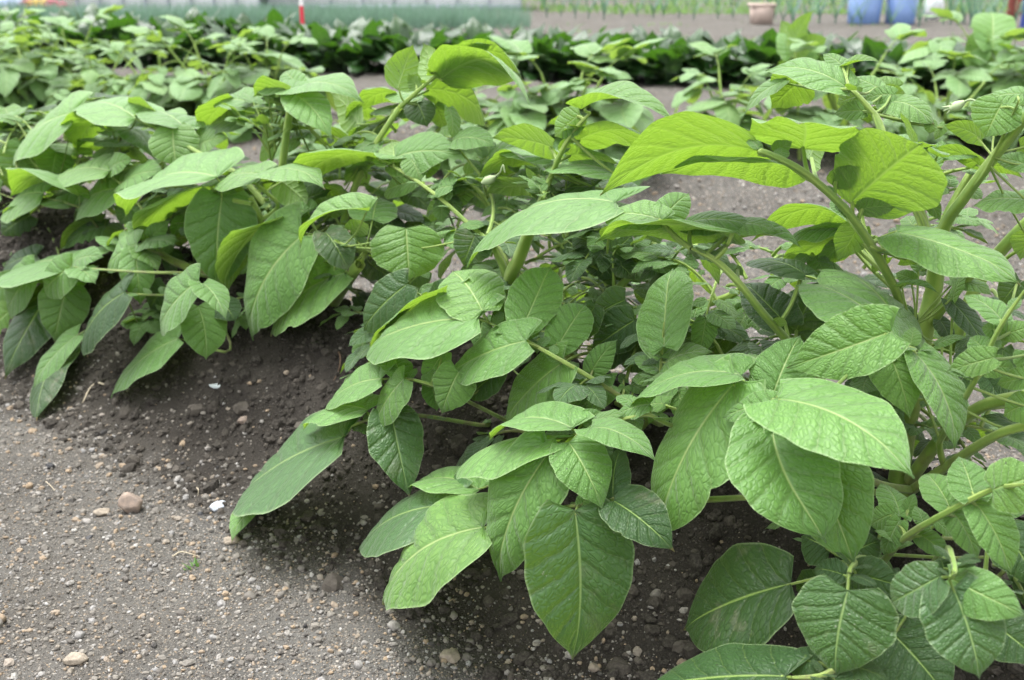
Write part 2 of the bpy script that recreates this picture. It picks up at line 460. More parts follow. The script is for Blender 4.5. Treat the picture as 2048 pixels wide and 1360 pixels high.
M_SOIL = soil_material()
M_PEB = pebble_material('gravel_stone', [(0.0, (0.02, 0.02, 0.022)), (0.03, (0.05, 0.048, 0.046)), (0.07, (0.11, 0.10, 0.09)), (0.35, (0.16, 0.148, 0.130)), (0.55, (0.22, 0.20, 0.172)), (0.66, (0.24, 0.185, 0.130)), (0.74, (0.28, 0.21, 0.14)), (0.82, (0.23, 0.225, 0.22)), (0.95, (0.25, 0.232, 0.21)), (1.0, (0.34, 0.33, 0.31))])
M_CLOD = pebble_material('soil_clod', [(0.0, (0.016, 0.014, 0.012)), (0.75, (0.036, 0.031, 0.026)), (1.0, (0.07, 0.061, 0.051))])

# ------------------------------------------------------------------ ground
def axis_steps(lo, hi, f0, f1, fine, grow=1.16):
    mid = list(np.arange(f0, f1, fine))
    a = []; x = f0; d = fine
    while x > lo: d *= grow; x -= d; a.append(x)
    b = []; x = mid[-1]; d = fine
    while x < hi: d *= grow; x += d; b.append(x)
    return np.array(a[::-1] + mid + b)


def build_ground():
    xs = axis_steps(-300, 300, -1.7, 1.25, 0.0062); ys = axis_steps(-60, 600, 0.55, 2.5, 0.0062, 1.05)
    X, Y = np.meshgrid(xs, ys)
    Z = ground(X.ravel(), Y.ravel())
    mb = MB(); nx = len(xs); ny = len(ys)
    i, j = np.meshgrid(np.arange(ny - 1), np.arange(nx - 1), indexing='ij')
    k = (i * nx + j).ravel()
    mb.add(np.stack([X.ravel(), Y.ravel(), Z], 1), np.stack([k, k + 1, k + nx + 1, k + nx], 1))
    tag(mb.build('ground', M_SOIL), kind='structure')


build_ground()

_ICO = {}


def ico(level):
    if level in _ICO: return _ICO[level]
    t = (1 + 5 ** .5) / 2
    v = [(-1, t, 0), (1, t, 0), (-1, -t, 0), (1, -t, 0), (0, -1, t), (0, 1, t), (0, -1, -t), (0, 1, -t), (t, 0, -1), (t, 0, 1), (-t, 0, -1), (-t, 0, 1)]
    f = [(0, 11, 5), (0, 5, 1), (0, 1, 7), (0, 7, 10), (0, 10, 11), (1, 5, 9), (5, 11, 4), (11, 10, 2), (10, 7, 6), (7, 1, 8), (3, 9, 4), (3, 4, 2), (3, 2, 6), (3, 6, 8), (3, 8, 9), (4, 9, 5), (2, 4, 11), (6, 2, 10), (8, 6, 7), (9, 8, 1)]
    v = [nrm(np.array(x, float)) for x in v]
    for _ in range(level):
        c = {}; nf = []
        def mid(a, b):
            key = (min(a, b), max(a, b))
            if key not in c:
                v.append(nrm(v[a] + v[b])); c[key] = len(v) - 1
            return c[key]
        for a, b, d in f:
            x, y, z = mid(a, b), mid(b, d), mid(d, a)
            nf += [(a, x, z), (b, y, x), (d, z, y), (x, y, z)]
        f = nf
    _ICO[level] = (np.array(v), np.array(f)); return _ICO[level]


def stones(name, mat, pos, rad, seed, level, flat=(0.5, 0.95), sink=0.25):
    rs = np.random.RandomState(seed)
    v, f = ico(level); n = len(pos); m = len(v)
    jit = 1 + (0.75 if level == 0 else 0.42) * (rs.rand(n, m, 1) - 0.5)
    S = np.stack([rs.uniform(0.8, 1.35, n), rs.uniform(0.65, 1.0, n), rs.uniform(*flat, n)], 1)
    if level == 2:
        dd = np.ones((n, m))
        for _ in range(8):
            nn_ = rs.randn(n, 3); nn_ /= np.linalg.norm(nn_, axis=1, keepdims=True)
            hh = nn_ @ v.T; lim = 0.68 + 0.18 * rs.rand(n, 1)
            dd = np.where(hh * dd > lim, lim / np.maximum(hh, 1e-6), dd)
        jit = dd[..., None] * (1 + 0.10 * (rs.rand(n, m, 1) - 0.5))
    P3 = v[None] * jit * S[:, None, :] * rad[:, None, None]
    an = rs.rand(n) * 6.283; ca, sa = np.cos(an)[:, None], np.sin(an)[:, None]
    x = P3[..., 0] * ca - P3[..., 1] * sa; y = P3[..., 0] * sa + P3[..., 1] * ca
    P3 = np.stack([x, y, P3[..., 2]], -1)
    tl = rs.randn(n) * 0.35; ct, st = np.cos(tl)[:, None], np.sin(tl)[:, None]
    P3 = np.stack([P3[..., 0], P3[..., 1] * ct - P3[..., 2] * st, P3[..., 1] * st + P3[..., 2] * ct], -1)
    P3 = P3 + pos[:, None, :] + np.array([0, 0, 1.0]) * (rad * (0.5 - sink))[:, None, None]
    mb = MB()
    mb.v = [P3.reshape(-1, 3)]; mb.f = [(f[None] + (np.arange(n) * m)[:, None, None]).reshape(-1, 3)]
    mb.uv = [np.full((n * m, 2), 0.5)]
    r = rs.rand(n) if level < 2 else rs.uniform(0.12, 0.92, n)
    c = np.stack([r, rs.rand(n), np.zeros(n), np.ones(n)], 1)
    mb.rnd = [np.repeat(c, m, 0)]; mb.n = n * m
    return mb.build(name, mat, smooth=(level == 2))


def scatter(n, seed, dmin, dmax, wid=0.62):
    rs = np.random.RandomState(seed)
    y = dmin * (dmax / dmin) ** rs.rand(n)
    x = rs.uniform(-wid, wid, n) * y
    return x, y, rs


def build_gravel():
    x, y, rs = scatter(95000, 3, 0.70, 4.6)
    q = ROWN[0] * x + ROWN[1] * y
    rid = np.exp(-((q - 0.92) / 0.2) ** 4)
    k = rs.rand(len(x)) > rid * 0.94
    x, y, q = x[k], y[k], q[k]
    r = np.clip(np.exp(rs.randn(len(x)) * 0.50) * 0.00122, 0.0006, 0.0055) * np.clip(y / 1.1, 0.9, 2.2) ** 0.6
    pos = np.stack([x, y, ground(x, y)], 1); sm = r < 0.0017
    tag(stones('gravel', M_PEB, pos[sm], r[sm], 5, 0), kind='stuff')
    tag(stones('gravel', M_PEB, pos[~sm], r[~sm], 7, 1), kind='stuff')
    x, y, rs = scatter(420, 13, 0.75, 2.6)
    r = np.clip(np.exp(rs.randn(len(x)) * 0.4) * 0.0034, 0.0026, 0.0075)
    tag(stones('gravel', M_PEB, np.stack([x, y, ground(x, y)], 1), r, 6, 2), kind='stuff')
    # crumbs of the dark ridge soil
    n = 42000; s = rs.uniform(-1.0, 3.2, n); qq = np.clip(0.90 + rs.randn(n) * 0.15, 0.64 + 0.05 * rs.rand(n), 1.25)
    x = ROWD[0] * s + ROWN[0] * qq; y = ROWD[1] * s + ROWN[1] * qq
    r = np.clip(np.exp(rs.randn(len(x)) * 0.66) * 0.0021, 0.0009, 0.012)
    pos = np.stack([x, y, ground(x, y)], 1); sm = r < 0.003
    tag(stones('soil_crumbs', M_CLOD, pos[sm], r[sm], 8, 0, (0.7, 1.0), 0.35), kind='stuff')
    tag(stones('soil_crumbs', M_CLOD, pos[~sm], r[~sm], 9, 1, (0.6, 0.95), 0.5), kind='stuff')


build_gravel()

# ------------------------------------------------------------------ potato plants, leaf by leaf
RNG = random.Random(11)


class Plant:
    def __init__(self, base, label, group='potato plants of the front ridge'):
        self.base = np.array([base[0], base[1], 0.0], float)
        self.base[2] = gz(base[0], base[1]) - 0.004
        self.root = empty('potato_plant', self.base, label, 'potato plant', group)
        self.nodes = [self.base.copy()]

    def stem(self, pts, r0, r1, k=5, ns=10):
        line = smooth_line(pts, k); mb = MB()
        tube(mb, line, r0, r1, ns, (RNG.random(), RNG.random()), 0.06)
        self.nodes += list(line[::2])
        return mb.build('stem', M_STEM, self.root, self.base)

    def stem_px(self, spec, r0, r1):
        pts = []
        for w in spec.split():
            a = [float(x) for x in w.split(',')]
            pts.append(pt(a[0], a[1], a[2]))
        return self.stem(pts, r0, r1)


def above(p, clear=0.006):
    """slide a point along its line of sight until it clears the soil"""
    d = p - CAM
    for _ in range(200):
        if p[2] > float(ground(np.array([p[0]]), np.array([p[1]]))[0]) + clear: break
        d = d * 0.985; p = CAM + d
    return p


def near_on(line, p):
    dd = [np.linalg.norm(x - p) for x in line]; i = int(np.argmin(dd))
    return line[i], dd[i]


def C(plant, q, rach, rr, leaflets, mat=None, link=True, step=0.004):
    """a compound leaf: its midrib through photo points (tip first), then its leaflets: base, tip, width, side seen"""
    mat = mat or M_LEAF
    rp = []
    for w in rach.split():
        a = [float(x) for x in w.split(',')]
        rp.append(above(pt(a[0], a[1], a[2] if len(a) > 2 else q + 0.006)))
    line = smooth_line(rp, 5) if len(rp) > 1 else [rp[0]]
    rb = MB(); rn = (RNG.random(), RNG.random())
    if len(line) > 1: tube(rb, line, np.concatenate([np.linspace(rr * 0.30, rr * 0.62, 4), np.linspace(rr * 0.64, rr, len(line) - 4)]) if len(line) > 6 else rr * .4, rr, 8, rn, 0.08)
    if link:
        e = line[-1]
        cand = [x for x in plant.nodes if x[2] < e[2] - 0.02] or [plant.base]
        tgt = min(cand, key=lambda x: np.linalg.norm(x - e))
        if np.linalg.norm(tgt - e) > 0.006:
            d = nrm(line[-1] - line[-2]) if len(line) > 1 else np.array([0, 0.3, -1.0])
            c1 = e + d * 0.35 * np.linalg.norm(tgt - e)
            t = np.linspace(0, 1, 9)[:, None]
            tube(rb, (1 - t) ** 2 * e + 2 * t * (1 - t) * c1 + t * t * tgt, rr, rr * 1.15, 8, rn, 0.08)
    made = []
    i = 0
    for ln in leaflets.strip().splitlines():
        w = ln.split()
        if not w or w[0] == '#': continue
        bx, by, tx, ty, wd = [float(x) for x in w[:5]]
        flag = w[5] if len(w) > 5 else 't'
        kw = dict(x.split('=') for x in w[6:]); kw = {k: (v if k == 'm' else float(v)) for k, v in kw.items()}
        qb = q + kw.pop('o', 0.0) + i * step
        mt = {'d': M_DULL, 'l': M_LEAF, 'm': M_MID}.get(kw.pop('m', ''), mat)
        B = above(pt(bx, by, qb))
        Lpx = math.hypot(tx - bx, ty - by); L0 = Lpx * (B @ FWD - CAM @ FWD) / F
        sn = (ty - by) / Lpx
        k = (0.30 if sn > 0 else 0.65) if flag == 't' else 0.2
        dq = kw.pop('to', (0.2 if flag == 'u' else -k) * L0 * sn)
        T = above(pt(tx, ty, qb + dq))
        ax = nrm(T - B); L = np.linalg.norm(T - B)
        mid = (B + T) / 2; v = nrm(CAM - mid); vp = nrm(v - (v @ ax) * ax); bb = np.cross(ax, vp)
        wa = wd * ((mid - CAM) @ FWD) / F
        AR = kw.pop('ar', RNG.uniform(0.55, 0.70))
        if flag == 'v':
            Wr = max(wa * 1.25, AR * L * 0.8); r = R(72)
            kw.setdefault('f', 32)
        else:
            c = min(0.97, wa / (AR * L)); r = math.acos(c); Wr = wa / c
        sg = -1.0 if flag == 'u' else 1.0
        c1 = sg * math.cos(r) * vp + math.sin(r) * bb; c2 = sg * math.cos(r) * vp - math.sin(r) * bb
        n = c1 if c1[2] > c2[2] else c2
        rg = RNG
        g = leaf_geo(B, T, n, Wr, rg, arch=kw.get('a', rg.uniform(0.05, 0.11)), fold=kw.get('f', rg.uniform(-6, 10)),
                     wave=kw.get('wv', rg.uniform(0.08, 0.2)), cord=kw.get('c', rg.uniform(0.14, 0.22)), wide=kw.get('wd', rg.uniform(0.29, 0.40)),
                     bend=kw.get('b', rg.uniform(-0.03, 0.03)), curl=kw.get('cu', rg.uniform(0.05, 0.2)), tip=kw.get('tp', rg.uniform(0.02, 0.10)), puck=kw.get('p', rg.uniform(0.006, 0.011)))
        mb = MB(); mb.add(*g, rnd=(rg.random(), rg.random()))
        made.append((mb, mt))
        if len(line) > 1:
            s0, dist = near_on(line, B)
            if dist > 0.002:
                mm = (s0 + B) / 2 + np.array([0, 0, -0.05 * dist])
                tube(rb, smooth_line([s0, mm, B + ax * 0.004], 3), rr * 0.5, rr * 0.42, 6, rn)
        else:
            tube(rb, [line[0], (line[0] + B) / 2, B + ax * 0.004], rr * 0.5, rr * 0.42, 6, rn)
        i += 1
    if len(line) > 8:
        Lr = sum(np.linalg.norm(line[k + 1] - line[k]) for k in range(len(line) - 1))
        for k in range(min(6, int(Lr / 0.016))):
            j = RNG.randrange(2, len(line) - 2); fd = nrm(line[j + 1] - line[j]); sd = nrm(np.cross(fd, [0, 0, 1.0])) * RNG.choice((-1, 1))
            dd = nrm(sd + fd * RNG.uniform(-.6, .2) + np.array([0, 0, RNG.uniform(.0, .7)])); Ls = RNG.uniform(.008, .020)
            up = nrm(np.array([0, 0, 1.0]) + 0.4 * sd * RNG.uniform(-1, 1) - dd * dd[2])
            mb = MB(); mb.add(*leaf_geo(line[j] + dd * rr, line[j] + dd * (rr + Ls), up, Ls * .7, RNG, arch=.1, nv=12, nu=6), rnd=(RNG.random(), RNG.random()))
            made.append((mb, mat))
    lf = rb.build('leaf', M_STEM, plant.root, plant.base)
    for mb, mt in made:
        mb.build('leaflet', mt, lf, plant.base)


# leaves that are grown by rule (hidden inner leaves, the rows behind)
def grow_leaf(rng, P0, az, elev, length, size, pairs=3, droop=1.0, tilt=0.35):
    d = np.array([math.cos(az) * math.cos(elev), math.sin(az) * math.cos(elev), math.sin(elev)])
    line = [np.array(P0, float)]; n = 8
    for i in range(n):
        d = nrm(d + np.array([0, 0, -droop * 0.16]) + 0.03 * np.array([rng.uniform(-1, 1), rng.uniform(-1, 1), 0]))
        line.append(line[-1] + d * length / n)
    out = []
    zup = np.array([0, 0, 1.0])

    def lf(p, dd, L):
        side = nrm(np.cross(dd, zup)); up = nrm(np.cross(side, dd))
        nn = nrm(up + side * rng.uniform(-tilt, tilt))
        out.append((p, p + dd * L, nn, L * rng.uniform(0.58, 0.74)))
    td = nrm(line[-1] - line[-2])
    lf(line[-1], nrm(td + np.array([0, 0, rng.uniform(-0.5, 0.1)])), size * rng.uniform(0.95, 1.2))
    for k in range(pairs):
        t = 1 - 0.07 - k * 0.2 - rng.uniform(0, 0.04); i = min(n - 1, int(t * n)); p = line[i] + (line[i + 1] - line[i]) * (t * n - i)
        fd = nrm(line[i + 1] - line[i]); sd = nrm(np.cross(fd, zup))
        for sg in (-1, 1):
            aa = R(rng.uniform(48, 75)); dd = nrm(fd * math.cos(aa) + sg * sd * math.sin(aa) + np.array([0, 0, rng.uniform(-0.45, 0.25)]))
            lf(p + dd * 0.006, dd, size * (0.95 - 0.2 * k) * rng.uniform(0.8, 1.1))
        if rng.random() < 0.6:
            sg = rng.choice((-1, 1)); dd = nrm(fd * 0.3 + sg * sd + np.array([0, 0, 0.2]))
            lf(p - fd * 0.01, dd, size * 0.25)
    return line, out


def leaf_mesh(rng, line, lfs, res, rr=0.0017):
    rb = MB(); rn = (rng.random(), rng.random())
    tube(rb, line, rr * 1.2, rr * 0.6, 6, rn)
    lb = MB()
    for B, T, n, W in lfs:
        lb.add(*leaf_geo(B, T, n, W, rng, arch=rng.uniform(0.04, 0.14), fold=rng.uniform(-8, 16), wave=rng.uniform(0.1, 0.25), cord=rng.uniform(0.10, 0.2),
                         bend=rng.uniform(-0.04, 0.04), nv=res[0], nu=res[1], puck=0.008), rnd=(rng.random(), rng.random()))
    # one mesh, two materials
    nst = sum(len(f) for f in rb.f)
    mb = MB(); mb.v = rb.v + lb.v; mb.f = rb.f + [f + rb.n for f in lb.f]; mb.uv = rb.uv + lb.uv; mb.rnd = rb.rnd + lb.rnd; mb.n = rb.n + lb.n
    return mb, nst


def put_leaf(rng, plant, line, lfs, res=(14, 8), mat=None):
    mb, nst = leaf_mesh(rng, line, lfs, res)
    o = mb.build('leaf', [M_STEM, mat or M_LEAF], plant.root, plant.base)
    mi = np.ones(len(o.data.polygons), int); mi[:nst] = 0
    o.data.polygons.foreach_set('material_index', mi.astype(np.int32))
    return o


def shoot(rng, plant, P0, size=0.03, n=7, mat=None):
    """the bunch of young leaves at a growing tip"""
    for i in range(n):
        az = i * 2.4 + rng.uniform(-0.3, 0.3); el = R(rng.uniform(35, 80))
        line, l = grow_leaf(rng, P0 + np.array([0, 0, rng.uniform(-0.03, 0.01)]), az, el, rng.uniform(1.2, 2.2) * size, size * rng.uniform(0.7, 1.1), 2, 0.6)
        put_leaf(rng, plant, line, l, (10, 6), mat)


# ---- the tall plant with thick pale stems
A = Plant((0.355, 0.915), 'tall potato plant with a thick pale upright stem and big backlit top leaves')
A.stem_px('1876,505,.925 1866,590,.925 1852,650,.92 1838,720,.915 1815,850,.915 1790,1010,.91', 0.0072, 0.0092)
A.stem_px('2085,190,.86 2040,250,.87 1978,328,.89 1925,400,.905 1890,452,.92 1872,540,.925', 0.0034, 0.0054)
A.stem_px('1748,228,.99 1775,300,.98 1800,370,.96 1838,425,.945 1866,520,.93', 0.0028, 0.0058)
A.stem_px('1950,330,.96 1915,390,.95 1890,440,.94 1873,500,.93', 0.0028, 0.004)
A.stem_px('2060,790,.84 1960,815,.86 1880,880,.885 1820,960,.905', 0.0048, 0.006)
A.stem_px('2060,850,.82 1990,872,.83 1890,935,.87 1810,990,.9', 0.0034, 0.0046)
A.stem_px('1965,530,.90 1940,552,.905 1890,608,.915 1858,650,.92', 0.0032, 0.0052)
A.stem_px('2080,420,.95 2010,492,.95 1960,560,.96 1900,700,.95', 0.005, 0.006)

# big leaf seen from below on the arching stalk
C(A, .80, '1515,304,.77 1531,306,.775 1589,333,.785 1635,366,.80 1684,411,.815 1718,453,.83 1760,520,.86 1800,600,.89 1835,700,.91', 0.0042, """
1528 306 1200 384 108 u b=-.05 a=.12 f=12 to=-.03 c=.05 wd=.30
1549 306 1586 281 34 u c=.02
1594 336 1322 338 50 u o=.02 a=.06 to=.0 c=.03
1606 298 1600 236 222 u o=.01 to=-.07 a=.06 f=8 c=.2 wd=.3
1620 322 1655 262 60 u o=.03 to=.05
1664 370 1722 326 50 u o=.015 c=.02
1700 408 1848 282 215 u o=.02 to=-.05 a=.08 f=4 c=.03 wd=.46
1712 400 1858 358 34 u o=.05 a=.12
1715 420 1792 412 40 u o=.01 c=.03
1690 425 1660 400 28 t o=.03
1718 452 1676 520 66 u o=.03
1709 457 1506 468 46 u o=.05 a=.22 c=.03
1700 470 1556 541 70 u o=.07 f=14
1702 480 1632 538 46 u o=.08
1690 455 1571 472 34 t o=.06
1700 445 1640 415 30 t o=.07
""")
C(A, .86, '1792,462 1762,476 1745,485,.85', 0.0022, """
1794 464 2045 550 82 t a=.05 to=-.01 b=.03 wd=.42
1800 520 1885 515 30 u o=.02
1776 515 1745 545 24 u o=.03
""")
# topmost shoot
C(A, 1.0, '1699,178,.985 1715,190,.985 1748,228,.99', 0.003, """
1700 180 1531 133 58 t a=.10 to=.0 f=10
1690 136 1645 104 36 t o=.01 a=.02
1688 134 1762 122 32 v o=.01 a=.08
1600 165 1543 217 92 u o=.015 to=.01
1572 160 1482 229 28 t o=.005
1690 140 1700 165 36 u o=.005
1722 190 1672 208 46 t o=.01
1734 222 1665 226 40 t o=-.02 a=.1
1735 215 1736 245 60 u o=-.015 to=.01
1790 190 1725 200 38 t o=-.01
1768 182 1812 186 30 u o=-.005
1775 205 1870 245 52 t o=-.02 a=.15
1790 222 1845 230 40 u o=-.015
1862 240 1860 268 26 t o=-.03
1760 178 1700 152 34 t o=.02
1798 175 1740 165 40 t o=.04
1890 248 1868 280 22 t o=-.02
""")
C(A, .93, '1800,372 1815,390 1838,425', 0.002, """
1800 368 1760 345 26 t
1812 372 1870 350 30 t
1835 375 1902 385 30 t o=.01
1840 385 1800 402 26 t o=.01
1850 392 1880 440 30 t o=.01
1862 378 1850 342 26 t o=.02
1830 400 1790 405 16 t
""")
# leaves on the stem that leans away to the side
C(A, .87, '2038,200,.86 2000,285 1978,330,.885', 0.002, """
2005 206 1970 276 104 t a=.06 f=14
2046 188 1955 205 40 t o=.01
1964 279 1890 248 40 u o=.015
1985 268 1996 240 28 u o=.02
2003 272 2030 252 30 u o=.015
2040 292 2085 300 50 u o=.01
1962 334 1868 292 32 u o=.03
1975 330 2048 355 24 u o=.02
2060 332 1988 314 40 t o=-.01
2066 402 1942 406 46 t o=-.01 wv=.3
2060 470 2040 520 60 u o=.02
""")
bm = MB()
bl = smooth_line([pt(1957, 232, .9), pt(1956, 208, .9), pt(1942, 199, .9), pt(1925, 205, .9)], 4)
tube(bm, bl, 0.0009, 0.0008, 6)
tube(bm, [pt(1930, 203, .9), pt(1922, 208, .9), pt(1914, 212, .899), pt(1906, 216, .898), pt(1900, 219, .897)], np.array([.0014, .0032, .0042, .0036, .0022]), 0, 9)
for ax_, ay_ in ((1884, 214), (1886, 222), (1893, 228), (1900, 205)):
    tube(bm, [pt(1908, 214, .899), pt((1908 + ax_) / 2, (214 + ay_) / 2, .897), pt(ax_, ay_, .896)], np.array([.0016, .0013, .0003]), 0, 6)
bm.build('flower_bud', M_BUD, A.root, A.base)

# leaf on the dark stalk that arches to the middle
C(A, .80, '1383,497,.78 1430,520,.785 1473,561,.79 1525,625,.81 1563,668,.83 1640,760,.86', 0.0042, """
1474 466 1194 458 42 u a=.05 o=-.01 c=.02
1326 440 1203 428 62 t a=.06
1320 442 1380 384 66 t o=.005 to=.04
1375 446 1512 448 50 t o=.01 a=.1 to=.01
1465 452 1555 460 40 t o=.015
1375 498 1465 530 34 t o=.02
1400 505 1440 570 30 u o=.03
1450 488 1602 482 30 v o=.01
1470 535 1487 552 18 t o=-.004
1575 652 1484 556 88 t o=.02 m=d to=.03
1612 550 1490 520 36 t o=.03 m=d
1590 668 1640 560 110 t o=.03 m=d to=.05
""")
# the rosette that fills the lower middle
C(A, .70, '1546,800,.695 1570,830,.71 1640,900,.76 1740,960,.83', 0.0034, """
1553 797 1829 942 168 t a=.07 o=-.01 to=-.03 b=-.05 f=-4 p=.011
1545 803 1443 834 54 t o=.002 a=.06
1540 836 1654 1074 215 t o=.0 b=.09 f=14 to=-.05 cu=.05 p=.012 wd=.44 c=.14
1590 822 1712 1128 195 t o=.016 b=.02 f=18 to=-.05 cu=.04 p=.013 c=.14 wd=.42
1472 762 1304 1085 165 t o=.010 a=.06 b=.03 to=-.05 p=.010
1556 830 1530 862 34 t o=.000
1545 792 1600 668 125 t o=.016 to=.04
1484 750 1249 808 58 t o=.006 a=.12 to=-.02
1540 775 1500 700 60 t o=.02 to=.03
1330 806 1234 833 30 t o=.012
1783 663 1570 735 140 t o=.03 a=.06 f=16 to=-.02
""")
C(A, .80, '1806,690 1830,700 1845,700,.90', 0.003, """
1806 690 1596 554 88 t a=.10 o=.0 to=.03 f=-10
1822 706 1645 520 112 t a=.12 o=.02 to=.06 f=-14
1776 702 1822 835 104 t o=-.02 to=-.02
1832 708 1920 896 82 t o=-.015 to=-.02 a=.10
1760 640 1690 600 40 t o=.03
""")
C(A, .79, '2050,580 2002,651 1968,719 1942,774 1880,880,.86', 0.0026, """
1990 715 1892 742 58 t
1975 705 1940 672 46 t o=.005
2006 643 1927 587 44 t o=.01
2000 660 1962 655 36 t o=.012
1985 690 2040 640 40 t o=.015
2010 668 2070 650 44 t o=.01
2060 755 1992 768 44 t o=.005
2062 808 2004 832 66 t
2066 872 1962 824 42 t o=.02 m=d
1965 735 2030 735 50 t o=.01
1955 750 1920 720 40 t o=.02
1900 600 1975 700 44 t o=.06 m=d
2040 560 2000 610 60 t o=.06 m=d
1880 640 1905 690 34 t o=.07 m=d
1800 615 1835 650 34 t o=.07 m=d
2050 700 2080 760 60 t o=.01
""")
C(A, .86, '1830,650,.88 1850,690,.9', 0.002, """
1870 690 1935 672 20 t o=-.02
1795 575 1878 585 26 v o=.0
1830 560 1790 545 30 t o=.02
1840 540 1825 505 30 t o=.03
1900 560 1985 585 30 t o=.03
1935 548 1900 520 26 t o=.02
1905 600 1935 540 22 t o=.0
""")
# flat leaf low at the side
C(A, .71, '2050,968,.70 1983,980 1903,1020 1811,1075,.73 1760,1130,.78', 0.003, """
1985 980 2085 950 112 t
1948 994 1917 907 80 t o=.004 to=.03
1950 1004 2024 1148 84 t o=.004
1901 1018 1848 940 74 t o=.006 to=.03
1906 1024 1957 1123 62 t o=.006
1838 1068 1903 1116 46 t o=.008
1850 1055 1830 1010 30 t o=.012
1800 1040 1767 1110 46 t o=.0
1790 1026 1738 1052 52 t o=.004
1800 1032 1762 962 56 t o=.008 to=.03
1812 1030 1830 985 30 t o=.010
1870 1040 1905 1080 26 t o=.02
2010 1060 2080 1180 110 t o=.03 m=d
2050 1100 2090 1260 90 t o=.05 m=d
""")
C(A, .64, '1106,1018,.675 1150,1011,.655 1190,1004,.675 1240,998,.70 1330,1003,.71 1455,997,.72 1600,990,.78 1740,985,.86', 0.0030, """
1150 1020 1149 1327 220 t m=m a=.04 to=-.02 p=.010 cu=.06 f=4 c=.15
1227 1002 1346 1096 112 t o=.02 m=d
1226 994 1243 888 64 t o=.02 to=.03 m=d
1160 1014 1185 985 34 t o=.006
968 1053 752 1201 140 t o=-.012 p=.020 to=-.03 b=.02
900 1010 713 1094 96 t m=m o=.02
1000 1050 1090 990 60 t o=.02 m=d
""", step=.003)
C(A, .67, '1137,874,.69 1160,864,.69 1200,852,.70 1290,830,.71 1335,848,.72 1480,900,.78', 0.0022, """
1100 902 987 1166 146 t o=-.006 p=.018 a=.10 to=-.035
1137 884 1207 1016 118 t o=-.008 a=.09 f=-6
1112 876 903 936 30 t a=.08 o=-.004 f=-16
1145 856 976 870 46 t a=.14
1182 856 1314 913 64 t a=.12 o=-.006
1160 852 1202 822 40 t o=.01
1180 852 1250 826 24 t o=.004
960 980 812 971 62 t o=.005 a=.10
1060 900 985 985 70 t o=.02
1300 808 1226 832 40 t o=.01
1270 810 1232 790 26 t o=.015
""")

# ---- the low dark leaves at the foot of the ridge
K = Plant((0.33, 0.80), 'low potato shoot with dark dusty leaves lying on the ridge soil')
C(K, .66, '1696,1165 1700,1140 1715,1120,.70', 0.0026, """
1696 1180 1668 1357 204 t o=-.01 m=m a=.05 c=.17 to=-.02
1690 1150 1625 1137 52 t o=.0
1582 1167 1357 1257 190 t o=.03 a=.05 c=.10 to=.0
1705 1148 1802 1172 92 t o=.012
1660 1100 1600 1070 90 t o=.05
1700 1110 1760 1080 80 t o=.06
1640 1160 1590 1180 60 t o=.04
""", mat=M_DULL)
C(K, .64, '1899,1160 1910,1140 1900,1100,.72', 0.0024, """
1881 1152 1777 1207 104 t m=m
1906 1175 1962 1358 160 t o=.003 m=m a=.06
1899 1157 2050 1229 102 t o=.008 m=l
1890 1148 1880 1112 46 t o=.012
1780 1262 1900 1400 150 t o=.03
1800 1210 1780 1130 60 t o=.05
1990 1250 2090 1330 110 t o=.04
""", mat=M_DULL)
C(K, .62, '1566,1356 1650,1349 1720,1300,.68', 0.003, """
1572 1352 1270 1378 160 t a=.05 to=-.01
1648 1324 1556 1318 62 t o=.015
1660 1350 1720 1420 70 t o=.005
1690 1330 1780 1360 50 t o=.015
""", mat=M_DULL)

# ---- the middle plant
B = Plant((0.06, 1.17), 'potato plant with a forked green stem holding a long drooping pale leaf')
B.stem_px('1072,420,.865 1058,462,.87 1036,520,.885 1020,560,.895 1030,640,.91', 0.0058, 0.0088)
B.stem_px('975,470,.90 990,500,.90 1010,545,.90 1030,620,.91', 0.0035, 0.0055)
B.stem_px('1270,540,.93 1235,580,.92 1180,650,.915 1130,720,.91', 0.004, 0.006)
B.stem_px('1229,550,.99 1230,610,.98', 0.003, 0.0036)
B.stem_px('1480,580,.93 1440,600,.93 1300,640,.92 1180,700,.915', 0.0035, 0.005)
C(B, .93, '1181,226 1147,264 1119,312 1095,370 1075,420,.90', 0.0038, """
1163 218 1356 243 62 v a=.14 to=.0 f=30
1160 228 1108 274 58 t a=.05 o=.003
1106 296 985 272 58 u o=.01
1154 282 1302 267 52 u o=.01
1135 311 1240 322 40 u o=.015
1113 320 992 298 32 t o=.03
1120 325 1180 300 26 t o=.03
1082 350 955 353 34 u o=.015 a=.26
1072 376 974 381 44 u o=.01
1150 250 1095 245 26 u o=.02
1125 300 1150 275 22 u o=.015
1240 352 1084 337 42 t o=-.02 a=.08 to=.01
1190 372 1048 402 50 t o=-.015 m=d
1090 340 1125 350 26 t o=.02
1260 385 1190 350 40 t o=.02 m=d
""")
C(B, .83, '1225,404 1150,420,.85 1085,410,.87', 0.003, """
1232 404 924 514 54 t a=.13 to=-.03 f=-8 p=.012 wv=.15
1130 440 1118 470 20 u o=.01
""")
C(B, .93, '762,318 790,335 839,366 890,405 942,452 1000,500,.92', 0.0032, """
760 318 594 356 46 u a=.10 o=-.01
786 326 784 284 82 u to=.05 o=.0
790 315 918 304 88 t a=.07 o=.02
822 318 842 362 56 t o=.005
905 372 850 392 30 t o=.0
745 322 705 345 20 u o=.01
850 345 890 300 34 t o=.02
870 385 940 370 40 t o=.012
880 390 925 425 36 t o=.01
905 400 965 372 40 t o=.015
895 412 850 435 44 t o=.03
835 362 765 388 44 t o=.03
810 375 862 422 50 t o=.04 m=d
930 350 985 340 50 t o=.03
940 380 995 420 44 t o=.02
""")
